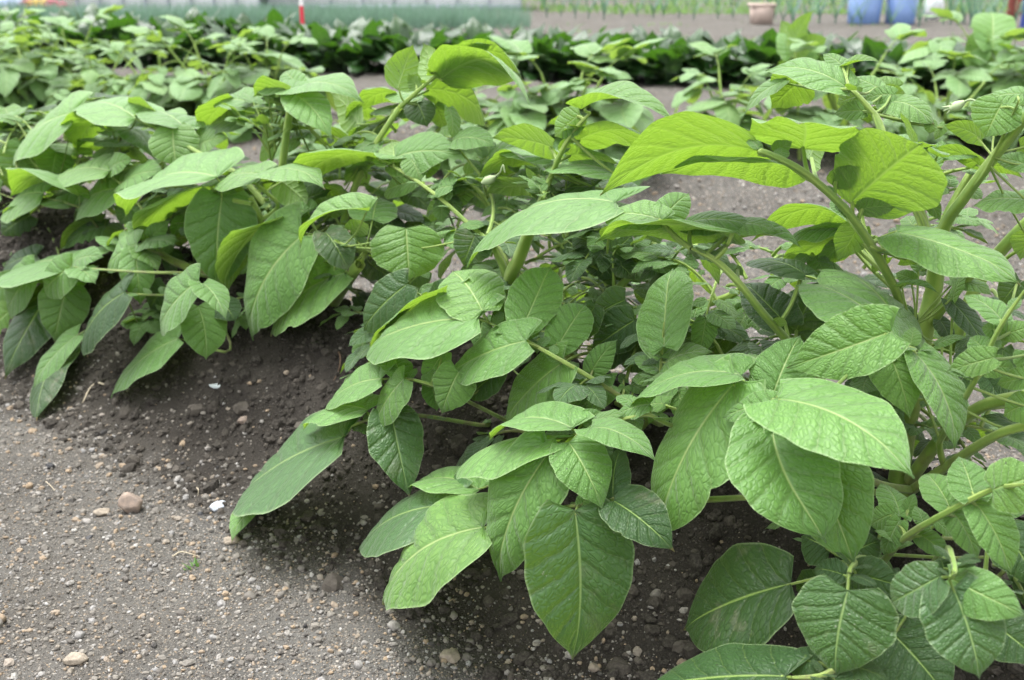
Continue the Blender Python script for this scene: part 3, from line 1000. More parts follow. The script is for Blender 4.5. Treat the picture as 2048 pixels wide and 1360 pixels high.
C(B, .98, '905,275 920,300 960,350', 0.002, """
905 282 990 288 48 t
897 215 905 278 30 t o=.01
880 262 930 262 30 t o=.02
960 330 1075 300 56 t o=.02
990 345 1050 322 40 t o=.03
""")
bm = MB()
tube(bm, smooth_line([pt(1010, 345, .95), pt(1006, 330, .95), pt(1000, 345, .95), pt(985, 357, .95)], 4), 0.001, 0.001, 6)
tube(bm, [pt(992, 353, .95), pt(984, 358, .949), pt(974, 362, .948), pt(964, 366, .947)], np.array([.0016, .005, .0056, .002]), 0, 9)
bm.build('flower_bud', M_BUD, B.root, B.base)
# long side leaf that lies towards the furrow
C(B, .76, '957,634,.775 1010,662,.775 1038,674,.772 1108,713,.768 1180,755,.785 1290,825,.82', 0.0027, """
958 635 724 691 110 t a=.06 f=6 p=.012
1053 681 886 752 92 t o=-.008 a=.06 p=.012
965 622 903 538 132 t o=-.004 to=.04 wd=.5 a=.03
893 586 726 730 34 u o=.004 a=.09 b=.06 ar=.34
1046 654 1101 530 108 t o=.004 to=.05 wd=.46 a=.03
1126 724 999 851 98 t o=.0 a=.06
1114 694 1172 604 86 t o=.006 to=.04 wd=.46 a=.03
992 646 1022 600 34 t o=.0
1010 662 1020 634 22 t o=.0
1046 672 1094 646 28 t o=.0
1060 680 1075 705 22 t o=.0
1181 747 1233 678 54 t o=.004
1185 758 1138 822 66 t o=.01
1226 770 1138 838 56 t o=.006
1120 700 1140 680 18 t o=.0
1250 772 1238 812 26 t o=.0
1262 768 1300 790 30 t o=.01
1250 765 1240 745 20 t o=.005
""")
C(B, .80, '1328,645 1322,735 1318,785,.82 1290,850,.85', 0.0024, """
1328 694 1339 531 110 t a=.05 to=.06 wd=.42
1322 716 1280 655 44 t o=-.003
1328 728 1425 700 48 t o=-.004
1320 740 1268 710 38 t o=.0
1310 756 1260 756 30 t o=.0
1322 746 1362 757 22 t o=.0
1318 765 1380 790 30 t o=.01
""")
# low leaves over the dark soil hollow
C(B, .72, '762,758 808,757 861,769 930,800,.75 1010,840,.82', 0.0022, """
763 757 645 811 58 t o=-.004
808 757 741 866 58 t o=-.008
804 752 776 694 62 t o=.004 to=.03 wd=.46
918 742 881 829 88 t o=.0
890 702 848 768 54 t o=.012
862 768 874 822 48 t o=.01
1000 742 934 797 54 t o=.02 m=d
862 762 880 738 18 t
780 780 770 800 20 t
""")
C(B, .70, '700,855 720,845 760,835 830,830,.74 960,850,.82', 0.0024, """
690 872 457 1006 108 t m=m o=-.006 a=.05 to=-.02 p=.011 c=.16
736 820 603 852 38 t o=.0
783 828 820 994 114 t m=m o=.004 a=.05 to=-.02
531 998 458 1074 44 t o=.02
712 850 745 870 24 t
""")
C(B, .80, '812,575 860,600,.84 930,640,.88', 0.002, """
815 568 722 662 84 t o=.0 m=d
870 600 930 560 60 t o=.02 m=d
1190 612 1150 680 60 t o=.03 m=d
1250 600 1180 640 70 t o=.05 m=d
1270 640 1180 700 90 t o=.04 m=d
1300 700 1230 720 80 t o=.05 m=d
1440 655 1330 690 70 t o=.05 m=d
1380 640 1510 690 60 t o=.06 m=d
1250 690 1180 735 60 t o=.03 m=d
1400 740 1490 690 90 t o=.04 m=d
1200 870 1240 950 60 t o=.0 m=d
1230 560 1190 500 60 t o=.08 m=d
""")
# young leaves in the fork
C(B, .90, '1225,520 1228,560', 0.002, """
1210 498 1140 470 70 t o=.02 m=d
1225 505 1265 470 60 t o=.01 m=d
1228 520 1195 560 46 t m=d
1235 525 1270 560 46 t m=d
1220 540 1170 530 36 t m=d
1250 520 1310 510 44 t o=.01 m=d
1120 470 1190 520 60 t o=.04 m=d
1275 525 1360 548 34 t o=.0
1280 480 1330 440 60 t o=.05 m=d
""", mat=M_LEAF)

# ---- the plant with the leaves that stand up against the light
Cp = Plant((-0.262, 1.465), 'potato plant with bright yellow-green top leaves lifted against the light')
Cp.stem_px('720,528,.87 700,552,.875 676,585,.90 652,622,.92', 0.007, 0.0115)
Cp.stem_px('790,470,.92 730,500,.90 705,545,.885', 0.004, 0.006)
Cp.stem_px('800,215,1.0 745,300,.985 700,400,.96 670,520,.94 655,610,.925', 0.0034, 0.0065)
Cp.stem_px('581,212,.95 573,265,.95 565,328,.945 560,420,.94 600,540,.93', 0.0052, 0.0066)
Cp.stem_px('500,395,.88 515,425,.885 530,455,.895 580,540,.91', 0.0045, 0.006)
C(Cp, 1.0, '888,138 850,170 800,215', 0.0034, """
795 180 824 90 76 u b=-.02 to=.03 c=.02
872 156 850 90 62 u o=.012 to=.03
878 150 984 80 50 u o=.01 to=.02
880 160 1067 190 62 u a=.24 o=-.004 c=.03
935 108 1045 150 40 u o=.02 a=.2
836 176 817 148 30 u o=-.004
880 138 905 128 18 u o=-.006
853 178 976 250 66 u a=.22 o=.012
798 190 721 206 38 u o=.01
716 252 664 187 64 u o=.015 to=.03
745 215 690 235 40 u o=.03
835 205 855 252 64 t o=-.015 m=d
828 230 738 224 24 t o=-.01 m=d
850 195 770 188 28 t o=-.008
870 210 890 260 40 u o=.0
770 250 700 300 50 u o=.01
""")
C(Cp, .95, '590,182 581,212', 0.003, """
590 188 662 269 78 t a=.06 o=-.004
586 186 508 190 38 u
590 178 512 186 26 t o=.01
590 180 722 188 48 t o=.01 a=.10
600 175 565 140 50 t o=.015
470 196 402 255 60 u o=.02
505 206 424 207 40 t o=.012
495 240 408 258 46 t o=.02 m=d
540 225 470 240 40 t o=.01
565 250 520 280 36 t o=.005
590 262 640 275 26 t o=.01
600 280 560 300 24 t
550 290 515 320 30 t
705 291 630 280 42 u o=.03
696 332 598 342 38 t o=.03 m=d
716 338 737 372 48 u o=.03
645 352 702 357 28 t o=.03
""")
C(Cp, .84, '640,470 690,490 730,500,.88', 0.0026, """
738 422 590 480 62 v a=.14 f=30 to=-.03 o=-.01
604 470 488 681 132 t o=-.006 b=.05 to=-.03 a=.06
578 449 442 576 50 u o=.014 a=.16 to=-.02 b=.04
650 464 697 541 76 t m=d o=-.004
690 545 533 668 82 t o=.008 to=-.03
812 456 820 561 150 t o=.0 a=.05 c=.16
950 470 925 532 84 t o=.012 m=d
745 440 760 392 95 t o=.03 to=.05
700 462 738 448 40 u o=.01
620 425 560 420 50 t o=.03
690 500 660 480 30 t o=.01
770 500 730 480 36 t o=.03
740 530 790 560 50 t o=.04 m=d
850 540 800 590 60 t o=.04 m=d
""")
# inner dull leaves
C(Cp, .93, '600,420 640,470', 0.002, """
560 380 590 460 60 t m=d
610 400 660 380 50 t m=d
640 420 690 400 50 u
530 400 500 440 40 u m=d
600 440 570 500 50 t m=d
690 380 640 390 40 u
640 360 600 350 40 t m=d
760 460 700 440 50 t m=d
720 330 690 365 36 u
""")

# ---- the plant to the left of it
D = Plant((-0.56, 1.72), 'potato plant with a large heart-shaped hanging leaf beside arching pale leaves')
D.stem_px('383,297,.93 437,331,.93 478,352,.93 540,420,.93', 0.0030, 0.006)
D.stem_px('505,408,.86 450,400,.87 520,440,.89 560,520,.91', 0.003, 0.006)
D.stem_px('321,508,.84 345,522,.845 378,535,.855 450,560,.88', 0.005, 0.007)
D.stem_px('244,262,.97 238,285,.97 232,320,.965 250,420,.95', 0.003, 0.004)
C(D, .93, '272,238,.925 320,262 383,297', 0.003, """
273 238 147 216 58 t a=.10 to=.0
256 238 152 290 50 u o=.012 a=.12
345 257 352 332 98 t a=.05 o=-.008
366 252 274 230 30 t o=.006 a=.1
325 236 254 208 28 u o=.015
398 292 456 274 42 t o=.01
390 280 440 262 34 t o=.015
255 256 314 314 48 t o=.02
300 240 372 238 30 t o=.02
420 330 480 300 40 u o=.01
415 345 455 312 34 t o=.02
""")
C(D, .96, '240,262 236,300', 0.0018, """
238 290 190 285 22 t
240 288 285 290 24 t
236 300 180 310 26 t o=.006
240 300 300 315 30 u o=.006
236 296 150 300 26 u o=.01
244 272 210 262 18 t
250 280 300 272 20 t
""")
C(D, .85, '435,380 470,372 505,365,.87 550,400,.89', 0.0028, """
444 394 437 584 142 t a=.04 o=.004 to=-.02 c=.16 p=.011
436 354 241 413 44 t a=.10 o=-.006 to=-.02
520 348 647 360 38 t a=.08 o=-.004
524 348 424 373 38 t a=.08 o=.0
425 372 280 476 42 u a=.10 o=.012 to=-.02
455 385 475 355 40 u o=.02 m=d
420 380 470 395 26 t o=.0
560 360 620 410 70 u o=.03
""")
C(D, .88, '202,338 246,372 273,403 297,437 330,480,.89', 0.0022, """
220 342 103 355 48 t a=.05
220 340 264 318 38 t o=.004
246 364 326 342 44 t o=.003
246 377 150 426 56 t o=.003
266 402 240 450 48 t o=.006
280 410 310 440 36 t o=.006
230 360 205 330 28 t o=.006
300 430 270 460 30 t o=.01
290 420 330 400 40 t o=.01
215 452 118 497 40 t o=.012
206 442 115 496 34 u o=.006 a=.2
250 460 200 490 50 t o=.016
""")
C(D, .80, '275,489,.80 300,500 321,508,.83', 0.0022, """
275 487 206 544 48 t
271 500 281 611 70 t o=-.006
280 493 317 540 44 t o=-.002
278 487 347 482 28 t o=.002
290 480 260 440 36 t o=.01
300 475 340 440 40 t o=.012
235 500 200 470 34 t o=.014
""")
C(D, .76, '71,537,.75 168,537 230,541 306,545 382,547,.80 440,560,.86', 0.0024, """
145 531 82 586 68 t o=-.008
150 534 190 563 46 t o=-.006
145 528 205 512 44 t o=.004
72 539 10 635 58 t o=-.004 a=.08
150 526 0 562 30 t o=.006 a=.06
134 572 107 685 98 t o=.003 to=-.01
105 580 4 754 90 t o=.01 m=d to=-.02
90 560 160 575 30 t o=.01
""")
C(D, .75, '250,585 300,590,.77 380,590,.82 450,590,.87', 0.0022, """
250 584 152 708 48 t o=-.004 m=d
156 668 57 780 40 t o=-.008 to=-.03
130 702 69 840 50 t o=.0 to=-.02 m=d
398 561 310 668 64 t o=-.006
405 567 453 635 58 t o=-.008
396 612 413 718 92 t o=.004
385 560 360 580 26 t
280 650 240 640 30 t o=.02
330 570 300 620 60 t o=.03 m=d
440 600 470 640 60 t o=.02 m=d
""")
C(D, .78, '356,677 385,684,.80 430,700,.85', 0.0018, """
357 676 214 791 50 t a=.06 to=-.04
""")

# ---- far left plant
E = Plant((-0.88, 2.0), 'potato plant of the front ridge with soft pale drooping leaves cut by the picture edge')
C(E, .93, '45,300 70,330 110,380,.94', 0.0022, """
147 225 27 319 38 t a=.08 to=-.01
50 296 20 386 92 t
113 301 101 355 78 t o=.002
10 215 27 272 72 t o=.04
40 280 -30 300 60 t o=.02
60 270 110 275 30 t o=.03
0 320 -40 380 80 t o=.01
160 310 110 290 30 t o=.01
""")
C(E, .86, '85,395 130,405 165,420,.88 200,460,.92', 0.0022, """
160 392 26 377 40 u a=.14
88 386 3 432 40 t o=-.004
86 402 33 443 34 u o=.0
150 412 72 414 36 t o=.012
0 385 -60 410 60 t o=.01
60 430 0 470 60 t o=.02 m=d
""")
C(E, .86, '20,520 60,530 100,540,.88', 0.0018, """
74 510 0 542 36 t o=.02 m=d
30 560 -30 600 60 t
20 620 -40 680 70 t
""")

# leaves that fill the inside and the back of the front row
rg = random.Random(5)
for pl, n, smin, smax in ((A, 9, .04, .06), (B, 14, .045, .07), (Cp, 20, .055, .08), (D, 22, .055, .085), (E, 20, .055, .085)):
    for i in range(n):
        az = R(rg.uniform(-20, 150)); elv = R(rg.uniform(20, 62))
        P0 = pl.base + np.array([rg.uniform(-.06, .06), rg.uniform(-.03, .09), rg.uniform(.03, .13)])
        line, l = grow_leaf(rg, P0, az, elv, rg.uniform(.10, .19), rg.uniform(smin, smax), 3, 1.1)
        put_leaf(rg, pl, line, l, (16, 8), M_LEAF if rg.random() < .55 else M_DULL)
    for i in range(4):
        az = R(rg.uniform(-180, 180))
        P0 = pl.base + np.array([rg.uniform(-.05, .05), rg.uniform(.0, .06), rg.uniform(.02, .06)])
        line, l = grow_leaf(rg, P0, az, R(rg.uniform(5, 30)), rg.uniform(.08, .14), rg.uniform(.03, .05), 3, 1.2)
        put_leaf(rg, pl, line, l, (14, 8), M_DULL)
for pl, (sx, sy, sq), s in ((Cp, (540, 300, .97), .035), (Cp, (548, 262, .97), .03), (B, (1130, 430, .94), .03), (B, (1100, 450, .96), .03), (D, (236, 292, .98), .03), (A, (1850, 380, .95), .028), (B, (975, 400, .99), .035), (B, (1215, 520, .92), .025)):
    shoot(rg, pl, pt(sx, sy, sq), s, 7)

# small young leaves that crowd between the big ones
for (sx, sy, sq, pl) in ((560, 340, .97, Cp), (700, 425, .92, Cp), (480, 305, .97, Cp), (620, 300, 1.0, Cp), (880, 440, .94, B), (1000, 425, .95, B), (1150, 630, .88, B), (1280, 610, .90, B), (1350, 570, .95, B),
                         (950, 385, .97, B), (820, 275, 1.02, Cp), (400, 435, .90, D), (350, 385, .93, D), (180, 365, .95, D), (100, 455, .90, E), (1420, 455, .92, A), (1700, 565, .95, A), (1760, 490, 1.0, A),
                         (1900, 645, .95, A), (1620, 610, .92, A), (1180, 800, .86, B), (1060, 800, .84, B), (760, 600, .90, Cp), (560, 560, .88, Cp), (330, 560, .86, D), (210, 470, .9, D), (60, 330, .98, E), (1560, 470, .97, A),
                         (1960, 760, .93, A), (1720, 1080, .80, K), (1830, 1000, .84, A), (1990, 1080, .80, A), (1260, 440, .97, B), (760, 215, 1.03, Cp), (1070, 480, .96, B), (640, 250, 1.0, Cp), (1330, 690, .88, B), (480, 400, .93, D), (1120, 545, .93, B), (1180, 480, .97, B), (1400, 610, .92, B), (1440, 680, .86, B), (1240, 690, .84, B), (1330, 480, .96, B), (1480, 520, .95, A), (1640, 520, .97, A), (1800, 440, .98, A),
                         (1920, 560, .98, A), (1980, 480, 1.0, A), (1700, 660, .90, A), (1860, 800, .93, A), (900, 540, .88, B), (980, 560, .92, B), (840, 640, .84, B), (420, 350, .97, D), (300, 330, .98, D), (700, 310, 1.0, Cp), (890, 330, 1.02, B), (1020, 300, 1.02, B)):
    P1 = pt(sx, sy, sq)
    for i in range(3):
        az = rg.uniform(0, 6.283); q0 = P1 + np.array([rg.uniform(-.025, .025), rg.uniform(-.02, .02), rg.uniform(-.05, -.02)])
        line, l = grow_leaf(rg, q0, az, R(rg.uniform(15, 65)), rg.uniform(.05, .085), rg.uniform(.026, .042), 3, 1.0)
        put_leaf(rg, pl, line, l, (14, 8), M_LEAF if rg.random() < .7 else M_MID)

# ------------------------------------------------------------------ second potato ridge and beyond
def bush(bx, by, h, spread, label, seed, nst=4, nl=11, size=.07, group='potato plants of the ridges behind', lean=0.0, base=None, mat=None):
    r = random.Random(seed); mat = mat or M_PALE; h = h * .90
    b = gpt(bx, by) if base is None else np.array(base, float)
    pl = Plant((b[0], b[1]), label, group)
    for k in range(nst):
        az = k * 6.283 / nst + r.uniform(-.5, .5)
        out_ = spread * r.uniform(.25, .6)
        hh = h * r.uniform(.62, .88) * (1.0 if k else 1.08)
        tip = pl.base + np.array([math.cos(az) * out_ + lean, math.sin(az) * out_, hh])
        mid_ = pl.base + np.array([math.cos(az) * out_ * .35, math.sin(az) * out_ * .35, hh * .5])
        pl.stem([pl.base, mid_, tip], .0065, .0035, 5, 8)
        ln = smooth_line([pl.base, mid_, tip], 6)
        m = int(1.25 * nl / nst + .99)
        for j in range(m):
            t = .25 + .75 * (j + r.random() * .6) / m
            p = ln[min(len(ln) - 1, int(t * (len(ln) - 1)))]
            a2 = az + j * 2.3 + r.uniform(-.6, .6)
            line, l = grow_leaf(r, p, a2, R(r.uniform(15, 55)), spread * r.uniform(.4, .75), 1.75 * size * r.uniform(.8, 1.15) * (1 - .25 * (t > .85)), 3, 1.1)
            put_leaf(r, pl, line, l, (12, 6), mat)
        line, l = grow_leaf(r, tip, az, R(60), spread * .35, size * 1.1, 2, .7)
        put_leaf(r, pl, line, l, (12, 6), mat)
    return pl


bush(1130, 345, .37, .22, 'pale potato plant standing alone on bare soil behind the front ridge', 21, nst=5, nl=17, size=.105)
bush(950, 318, .22, .20, 'low pale potato plant peeping out between two front plants', 28, nst=4, nl=10, size=.085)
bush(1445, 305, .33, .20, 'small potato plant with a folded bright leaf in front of the spinach', 22, nst=3, nl=8, size=.085)
bush(1680, 300, .34, .24, 'potato plant mostly hidden behind the topmost leaf of the tall plant', 23, nst=3, nl=7, size=.09)
bush(1880, 300, .36, .26, 'potato plant with broad pale flat leaves beside the flower bud', 24, nst=4, nl=12, size=.09)
tallp = bush(1990, 250, .40, .26, 'tall potato plant with large round leaves overlapping the spinach end', 25, nst=3, nl=8, size=.095)
bush(2110, 300, .36, .26, 'potato plant at the picture edge behind the leaning stem', 26, nst=3, nl=8, size=.08)
bush(440, 262, .40, .26, 'bushy potato plant with a bare lower stem on the second ridge', 31, nst=5, nl=16, size=.085)
bush(540, 250, .36, .22, 'potato plant on the second ridge reaching over to the bare soil', 32, nst=3, nl=9, size=.08)
bush(330, 245, .32, .24, 'medium potato plant between two bushier ones on the second ridge', 33, nst=4, nl=11, size=.08)
bush(200, 235, .30, .25, 'broad low potato plant with small flower buds on the second ridge', 34, nst=4, nl=12, size=.075)
yel = bush(150, 200, .40, .22, 'potato plant with a shining pale yellow drooping top near the spinach', 35, nst=3, nl=8, size=.09)
bush(70, 225, .36, .26, 'dense potato plant near the edge of the second ridge', 36, nst=5, nl=14, size=.08)
bush(-20, 230, .36, .26, 'potato plant cut by the picture edge on the second ridge', 37, nst=4, nl=10, size=.08)
bush(10, 150, .34, .26, 'blurred potato plant low in front of the spinach row', 38, nst=4, nl=10, size=.08)
bush(660, 330, .26, .22, 'low potato plant half hidden behind the front ridge', 39, nst=3, nl=8, size=.07)
# the bright upright leaf above the tall plant, and a round one at the edge
U = Plant(tuple(gpt(1600, 330)[:2]), 'slim upright potato shoot with pointed yellow-green leaves before the spinach', 'potato plants of the ridges behind')
qU = float(U.base @ ROWN)
U.stem_px('1590,100,%f 1595,180,%f 1600,330,%f' % (qU, qU, qU), .004, .006)
C(U, qU, '1588,90 1590,130', .003, """
1588 92 1624 20 40 u to=.06
1594 108 1654 76 44 u o=.01 to=.06
1585 100 1562 40 40 u o=.02 to=.05
1582 115 1556 60 40 t o=.01 to=.03
1585 130 1548 150 40 u o=.01
1600 125 1640 110 30 t o=.02
1596 140 1560 175 44 t
1602 140 1650 160 44 t
""", link=False)
qT = float(tallp.base @ ROWN)
C(tallp, qT - .02, '1975,60 1985,120 1990,180', .003, """
1985 100 1985 20 84 t to=.12 wd=.5 f=8
1975 90 1925 110 66 t
1985 110 1922 120 60 t o=.01
1990 110 2040 100 44 u o=.01
1990 120 2046 190 90 t
1985 130 1935 165 60 t o=.01
""", link=False)
# ------------------------------------------------------------------ spinach row
def spinach(seed):
    r = random.Random(seed); lb = MB()
    for i in range(15):
        az = r.uniform(0, 6.283); el = R(r.uniform(25, 80) if i > 5 else r.uniform(55, 85))
        d = np.array([math.cos(az) * math.cos(el), math.sin(az) * math.cos(el), math.sin(el)])
        p0 = np.array([r.uniform(-.02, .02), r.uniform(-.02, .02), 0]); pl_ = r.uniform(.05, .13)
        p1 = p0 + d * pl_
        tube(lb, [p0, (p0 + p1) / 2, p1], .003, .002, 5, (.8, .5), cap=False)
        L = r.uniform(.11, .175)
        dd = nrm(d + np.array([0, 0, r.uniform(-1.0, .0)]) + np.array([math.cos(az), math.sin(az), 0]) * r.uniform(0, .7))
        side = nrm(np.cross(dd, [0, 0, 1.0])); up = nrm(np.cross(side, dd) + side * r.uniform(-.5, .5))
        lb.add(*leaf_geo(p1, p1 + dd * L, up, L * r.uniform(.5, .72), r, arch=r.uniform(.05, .18), fold=r.uniform(-5, 22), wave=r.uniform(.15, .4), cord=.05, wide=.36, nv=10, nu=6, puck=.012), rnd=(r.random(), r.random()))
    return lb


sp = []
for k in range(5):
    o = spinach(100 + k).build('spinach_plant', M_SPIN)
    tag(o, 'dark glossy spinach plant standing in the dense spinach row behind the potatoes', 'spinach', 'spinach plants in the dark row'); sp.append(o)
r = random.Random(9); cnt = 0
p0 = gpt(600, 146); p1 = gpt(1500, 176); dd = nrm(np.array([p1[0] - p0[0], p1[1] - p0[1], 0])); nn = np.array([-dd[1], dd[0], 0])
for row in range(3):  # three close lines of plants
    s = -4.2 + row * .05
    while s < 4.3:
        p = p0 + dd * s + nn * (row * .19 + r.uniform(-.04, .04) + .02)
        o = sp[cnt] if cnt < 5 else sp[r.randrange(5)].copy()
        if cnt >= 5: COL.objects.link(o)
        o.location = (p[0], p[1], gz(p[0], p[1]) - .003); o.rotation_euler = (0, 0, r.uniform(0, 6.28))
        k = r.uniform(1.0, 1.2); fall = 1 - .12 * min(1, max(0, (s + .4) / 1.6)); o.scale = (k, k, k * fall * r.uniform(1.0, 1.18)); cnt += 1
        s += r.uniform(.09, .125)

# ------------------------------------------------------------------ onions, leeks and the far edge of the field
def blade(mb, p, d, L, wd, droop, ns=4):
    pts = []; dir_ = nrm(d)
    q_ = np.array(p, float)
    sd = nrm(np.cross(dir_, [0, 0, 1.0]) if abs(dir_[2]) < .98 else np.array([1.0, 0, 0]))
    for i in range(ns + 1):
        pts.append(q_.copy()); dir_ = nrm(dir_ + np.array([0, 0, -droop / ns])); q_ = q_ + dir_ * L / ns
    V = []
    for i, x in enumerate(pts):
        ww = wd * (1 - i / ns) ** .6 + .0004
        V += [x - sd * ww / 2, x + sd * ww / 2]
    mb.add(V, [(2 * i, 2 * i + 1, 2 * i + 3, 2 * i + 2) for i in range(ns)], None, (.5, .5))


mb = MB(); r = random.Random(3)
pr = gpt(1062, 58); pl_ = gpt(0, 60); bd = nrm(np.array([pl_[0] - pr[0], pl_[1] - pr[1], 0])); bn = np.array([bd[1], -bd[0], 0])
if bn[1] < 0: bn = -bn
for i in range(15000):
    a = r.uniform(0, 6.2); b = r.uniform(0, 1.1) ** 1.2
    if r.random() > .25 + a / .9 + .2 * math.sin(b * 23): continue
    p = pr + bd * a + bn * b; p[2] = 0
    blade(mb, p, (r.uniform(-.4, .4), r.uniform(-.4, .4), 1), r.uniform(.12, .235), r.uniform(.004, .007), r.uniform(0, .35), 3)
tag(mb.build('onion_bed', M_ONION), 'dense blue-green bed of young onions beyond the spinach row', 'onion bed', kind='stuff')

lk = []
for k in range(4):
    m = MB(); r = random.Random(50 + k)
    tube(m, [np.array([0, 0, -.01]), np.array([0, 0, .05])], .006, .005, 6)
    for j in range(6):
        a = (0 if j % 2 else math.pi) + r.uniform(-.5, .5)
        t = r.uniform(.2, .75)
        blade(m, (0, 0, .03 + .004 * j), (math.cos(a) * t, math.sin(a) * t, 1), r.uniform(.15, .25), .013, r.uniform(.1, .7), 5)
    o = m.build('leek_plant', M_LEEK); lk.append(tag(o, 'single leek with fanned blue-green blades in the thin rows on bare soil', 'leek', 'leeks in thin rows on bare soil'))
r = random.Random(77); spots = []
x = 1090
while x < 1600: spots.append((x + r.uniform(-6, 6), r.uniform(31, 40))); x += r.uniform(24, 40)
x = 1560
while x < 2080: spots.append((x + r.uniform(-6, 6), r.uniform(46, 56))); x += r.uniform(22, 34)
x = 1090
while x < 2060: spots.append((x + r.uniform(-6, 6), r.uniform(14, 20))); x += r.uniform(16, 26)
x = 1900
while x < 1990: spots.append((x + r.uniform(-6, 6), r.uniform(42, 54))); x += r.uniform(8, 14)
for i, (x, y) in enumerate(spots):
    o = lk[i] if i < 4 else lk[r.randrange(4)].copy()
    if i >= 4: COL.objects.link(o)
    p = gpt(x, y); o.location = p; o.rotation_euler = (0, 0, r.choice((0, 3.14)) + r.uniform(-.6, .6)); k = r.uniform(1.15, 1.6); o.scale = (k, k, k)

mb = MB(); r = random.Random(4)
for i in range(9000):
    p = np.array([r.uniform(-.2, 9), 12.3 + 9 * r.random() ** 1.5, 0])
    cl = vnoise(p[0] * 1.3, p[1] * 1.3)
    if cl < -.12: continue
    blade(mb, p, (r.uniform(-.6, .6), r.uniform(-.6, .6), 1), r.uniform(.03, .10), .016, r.uniform(.2, .8), 2)
tag(mb.build('weeds', M_WEED), kind='stuff')
mb = MB()
for i in range(2600):      # sprigs of weed between the far rows
    p = np.array([r.uniform(.3, 5), r.uniform(6.6, 11), 0])
    if vnoise(p[0] * 2.2, p[1] * 2.2) < .16: continue
    blade(mb, p, (r.uniform(-.9, .9), r.uniform(-.9, .9), .8), r.uniform(.02, .05), .010, r.uniform(.2, .8), 2)
tag(mb.build('weeds', M_WEED), kind='stuff')


def box(mb, c, s, taper=1.0, rot=0.0):
    c = np.array(c, float); x, y, z = np.array(s) / 2
    V = []
    for (k, zz) in ((taper, -z), (1.0, z)):
        for (a, b) in ((-1, -1), (1, -1), (1, 1), (-1, 1)):
            px, py = a * x * k, b * y * k
            V.append(c + np.array([px * math.cos(rot) - py * math.sin(rot), px * math.sin(rot) + py * math.cos(rot), zz]))
    mb.add(V, [(3, 2, 1, 0), (4, 5, 6, 7), (0, 1, 5, 4), (1, 2, 6, 5), (2, 3, 7, 6), (3, 0, 4, 7)])


def lathe(mb, c, prof, ns=28):
    V = []
    for rr, z in prof:
        for k in range(ns):
            t = 2 * math.pi * k / ns; V.append((c[0] + rr * math.cos(t), c[1] + rr * math.sin(t), c[2] + z))
    m = len(prof)
    mb.add(V, [(i * ns + k, i * ns + (k + 1) % ns, (i + 1) * ns + (k + 1) % ns, (i + 1) * ns + k) for i in range(m - 1) for k in range(ns)])


M_BLUE = plain('blue_plastic', (0.14, 0.23, 0.45), .35, .1, 6)
M_WHITE = plain('white_film', (0.72, 0.74, 0.76), .45, .05, 6)
M_FILM = plain('dusty_film', (0.46, 0.48, 0.50), .5, .12, 3)
M_TERRA = plain('pale_terracotta', (0.48, 0.38, 0.33), .8, .06, 14)
M_RED = plain('red_paint', (0.62, 0.03, 0.06), .4, .05, 10)
M_WPOLE = plain('white_paint', (0.78, 0.76, 0.76), .4, .03, 10)
M_GREYP = plain('grey_steel', (0.25, 0.28, 0.33), .5, .1, 10)
M_RUST = plain('red_brown_wood', (0.22, 0.05, 0.035), .8, .2, 14)
M_NAVY = plain('navy_plastic', (0.03, 0.06, 0.28), .5, .1, 10)
M_PIPE = plain('pale_blue_plastic', (0.45, 0.55, 0.72), .4, .08, 8)

for (x0, x1, yb, lab) in ((1690, 1762, 47, 'blue plastic tub standing left of its twin behind the leeks'), (1766, 1832, 48, 'blue plastic tub next to the white sack behind the leeks')):
    p = gpt((x0 + x1) / 2, yb); wd = (x1 - x0) / F * (p @ FWD - CAM @ FWD)
    rr = wd / 2; e = empty('plastic_tub', p, lab, 'tub', 'blue tubs at the field edge')
    m = MB(); lathe(m, (0, 0, 0), [(.001, .012), (rr * .84, .0), (rr * .86, .01), (rr * .97, .30), (rr * .93, .30), (rr * .82, .02), (.001, .02)])
    m.build('body', M_BLUE, e)
    m = MB(); lathe(m, (0, 0, .302), [(rr * .95, -.012), (rr * 1.03, -.012), (rr * 1.04, .008), (rr * .95, .010), (rr * .94, -.005)]); m.build('rim', M_BLUE, e)
    for i_, sg in enumerate((-1, 1)):
        m = MB(); tube(m, smooth_line([np.array([sg * rr * .98, -.05, .27]), np.array([sg * rr * 1.12, 0, .25]), np.array([sg * rr * .98, .05, .27])], 4), .008, .008, 6); m.build('handle', M_BLUE, e)
p = gpt(1864, 40); e = empty('sack', p, 'bulging white plastic sack beside the blue tubs', 'sack')
v, f = ico(3); rs_ = np.random.RandomState(1)
v = v * (1 + .10 * vnoise(v[:, :1] * 4 + 9, v[:, 2:] * 4 + v[:, 1:2] * 3)); v = v * np.array([.095, .085, .15]); v[:, 2] = np.maximum(v[:, 2], -.13) + .13
m = MB(); m.add(v, f); m.build('bag', M_WHITE, e)
m = MB(); lathe(m, (0, 0, .25), [(.04, -.01), (.018, .02), (.028, .05), (.045, .07)]); m.build('neck', M_WHITE, e)
p = gpt(1522, 48); e = empty('planter_box', p, 'pale reddish planter box on the soil among the leeks', 'planter')
m = MB(); box(m, (0, 0, .085), (.21, .16, .17), .86); m.build('body', M_TERRA, e)
m = MB()
for c_, s_ in (((0, -.085, .172), (.235, .022, .022)), ((0, .085, .172), (.235, .022, .022)), ((-.107, 0, .172), (.022, .147, .022)), ((.107, 0, .172), (.022, .147, .022))): box(m, c_, s_)
m.build('rim', M_TERRA, e)
p = gpt(606, 66); e = empty('marker_pole', p, 'thin upright pole painted red below and white above, behind the spinach', 'pole')
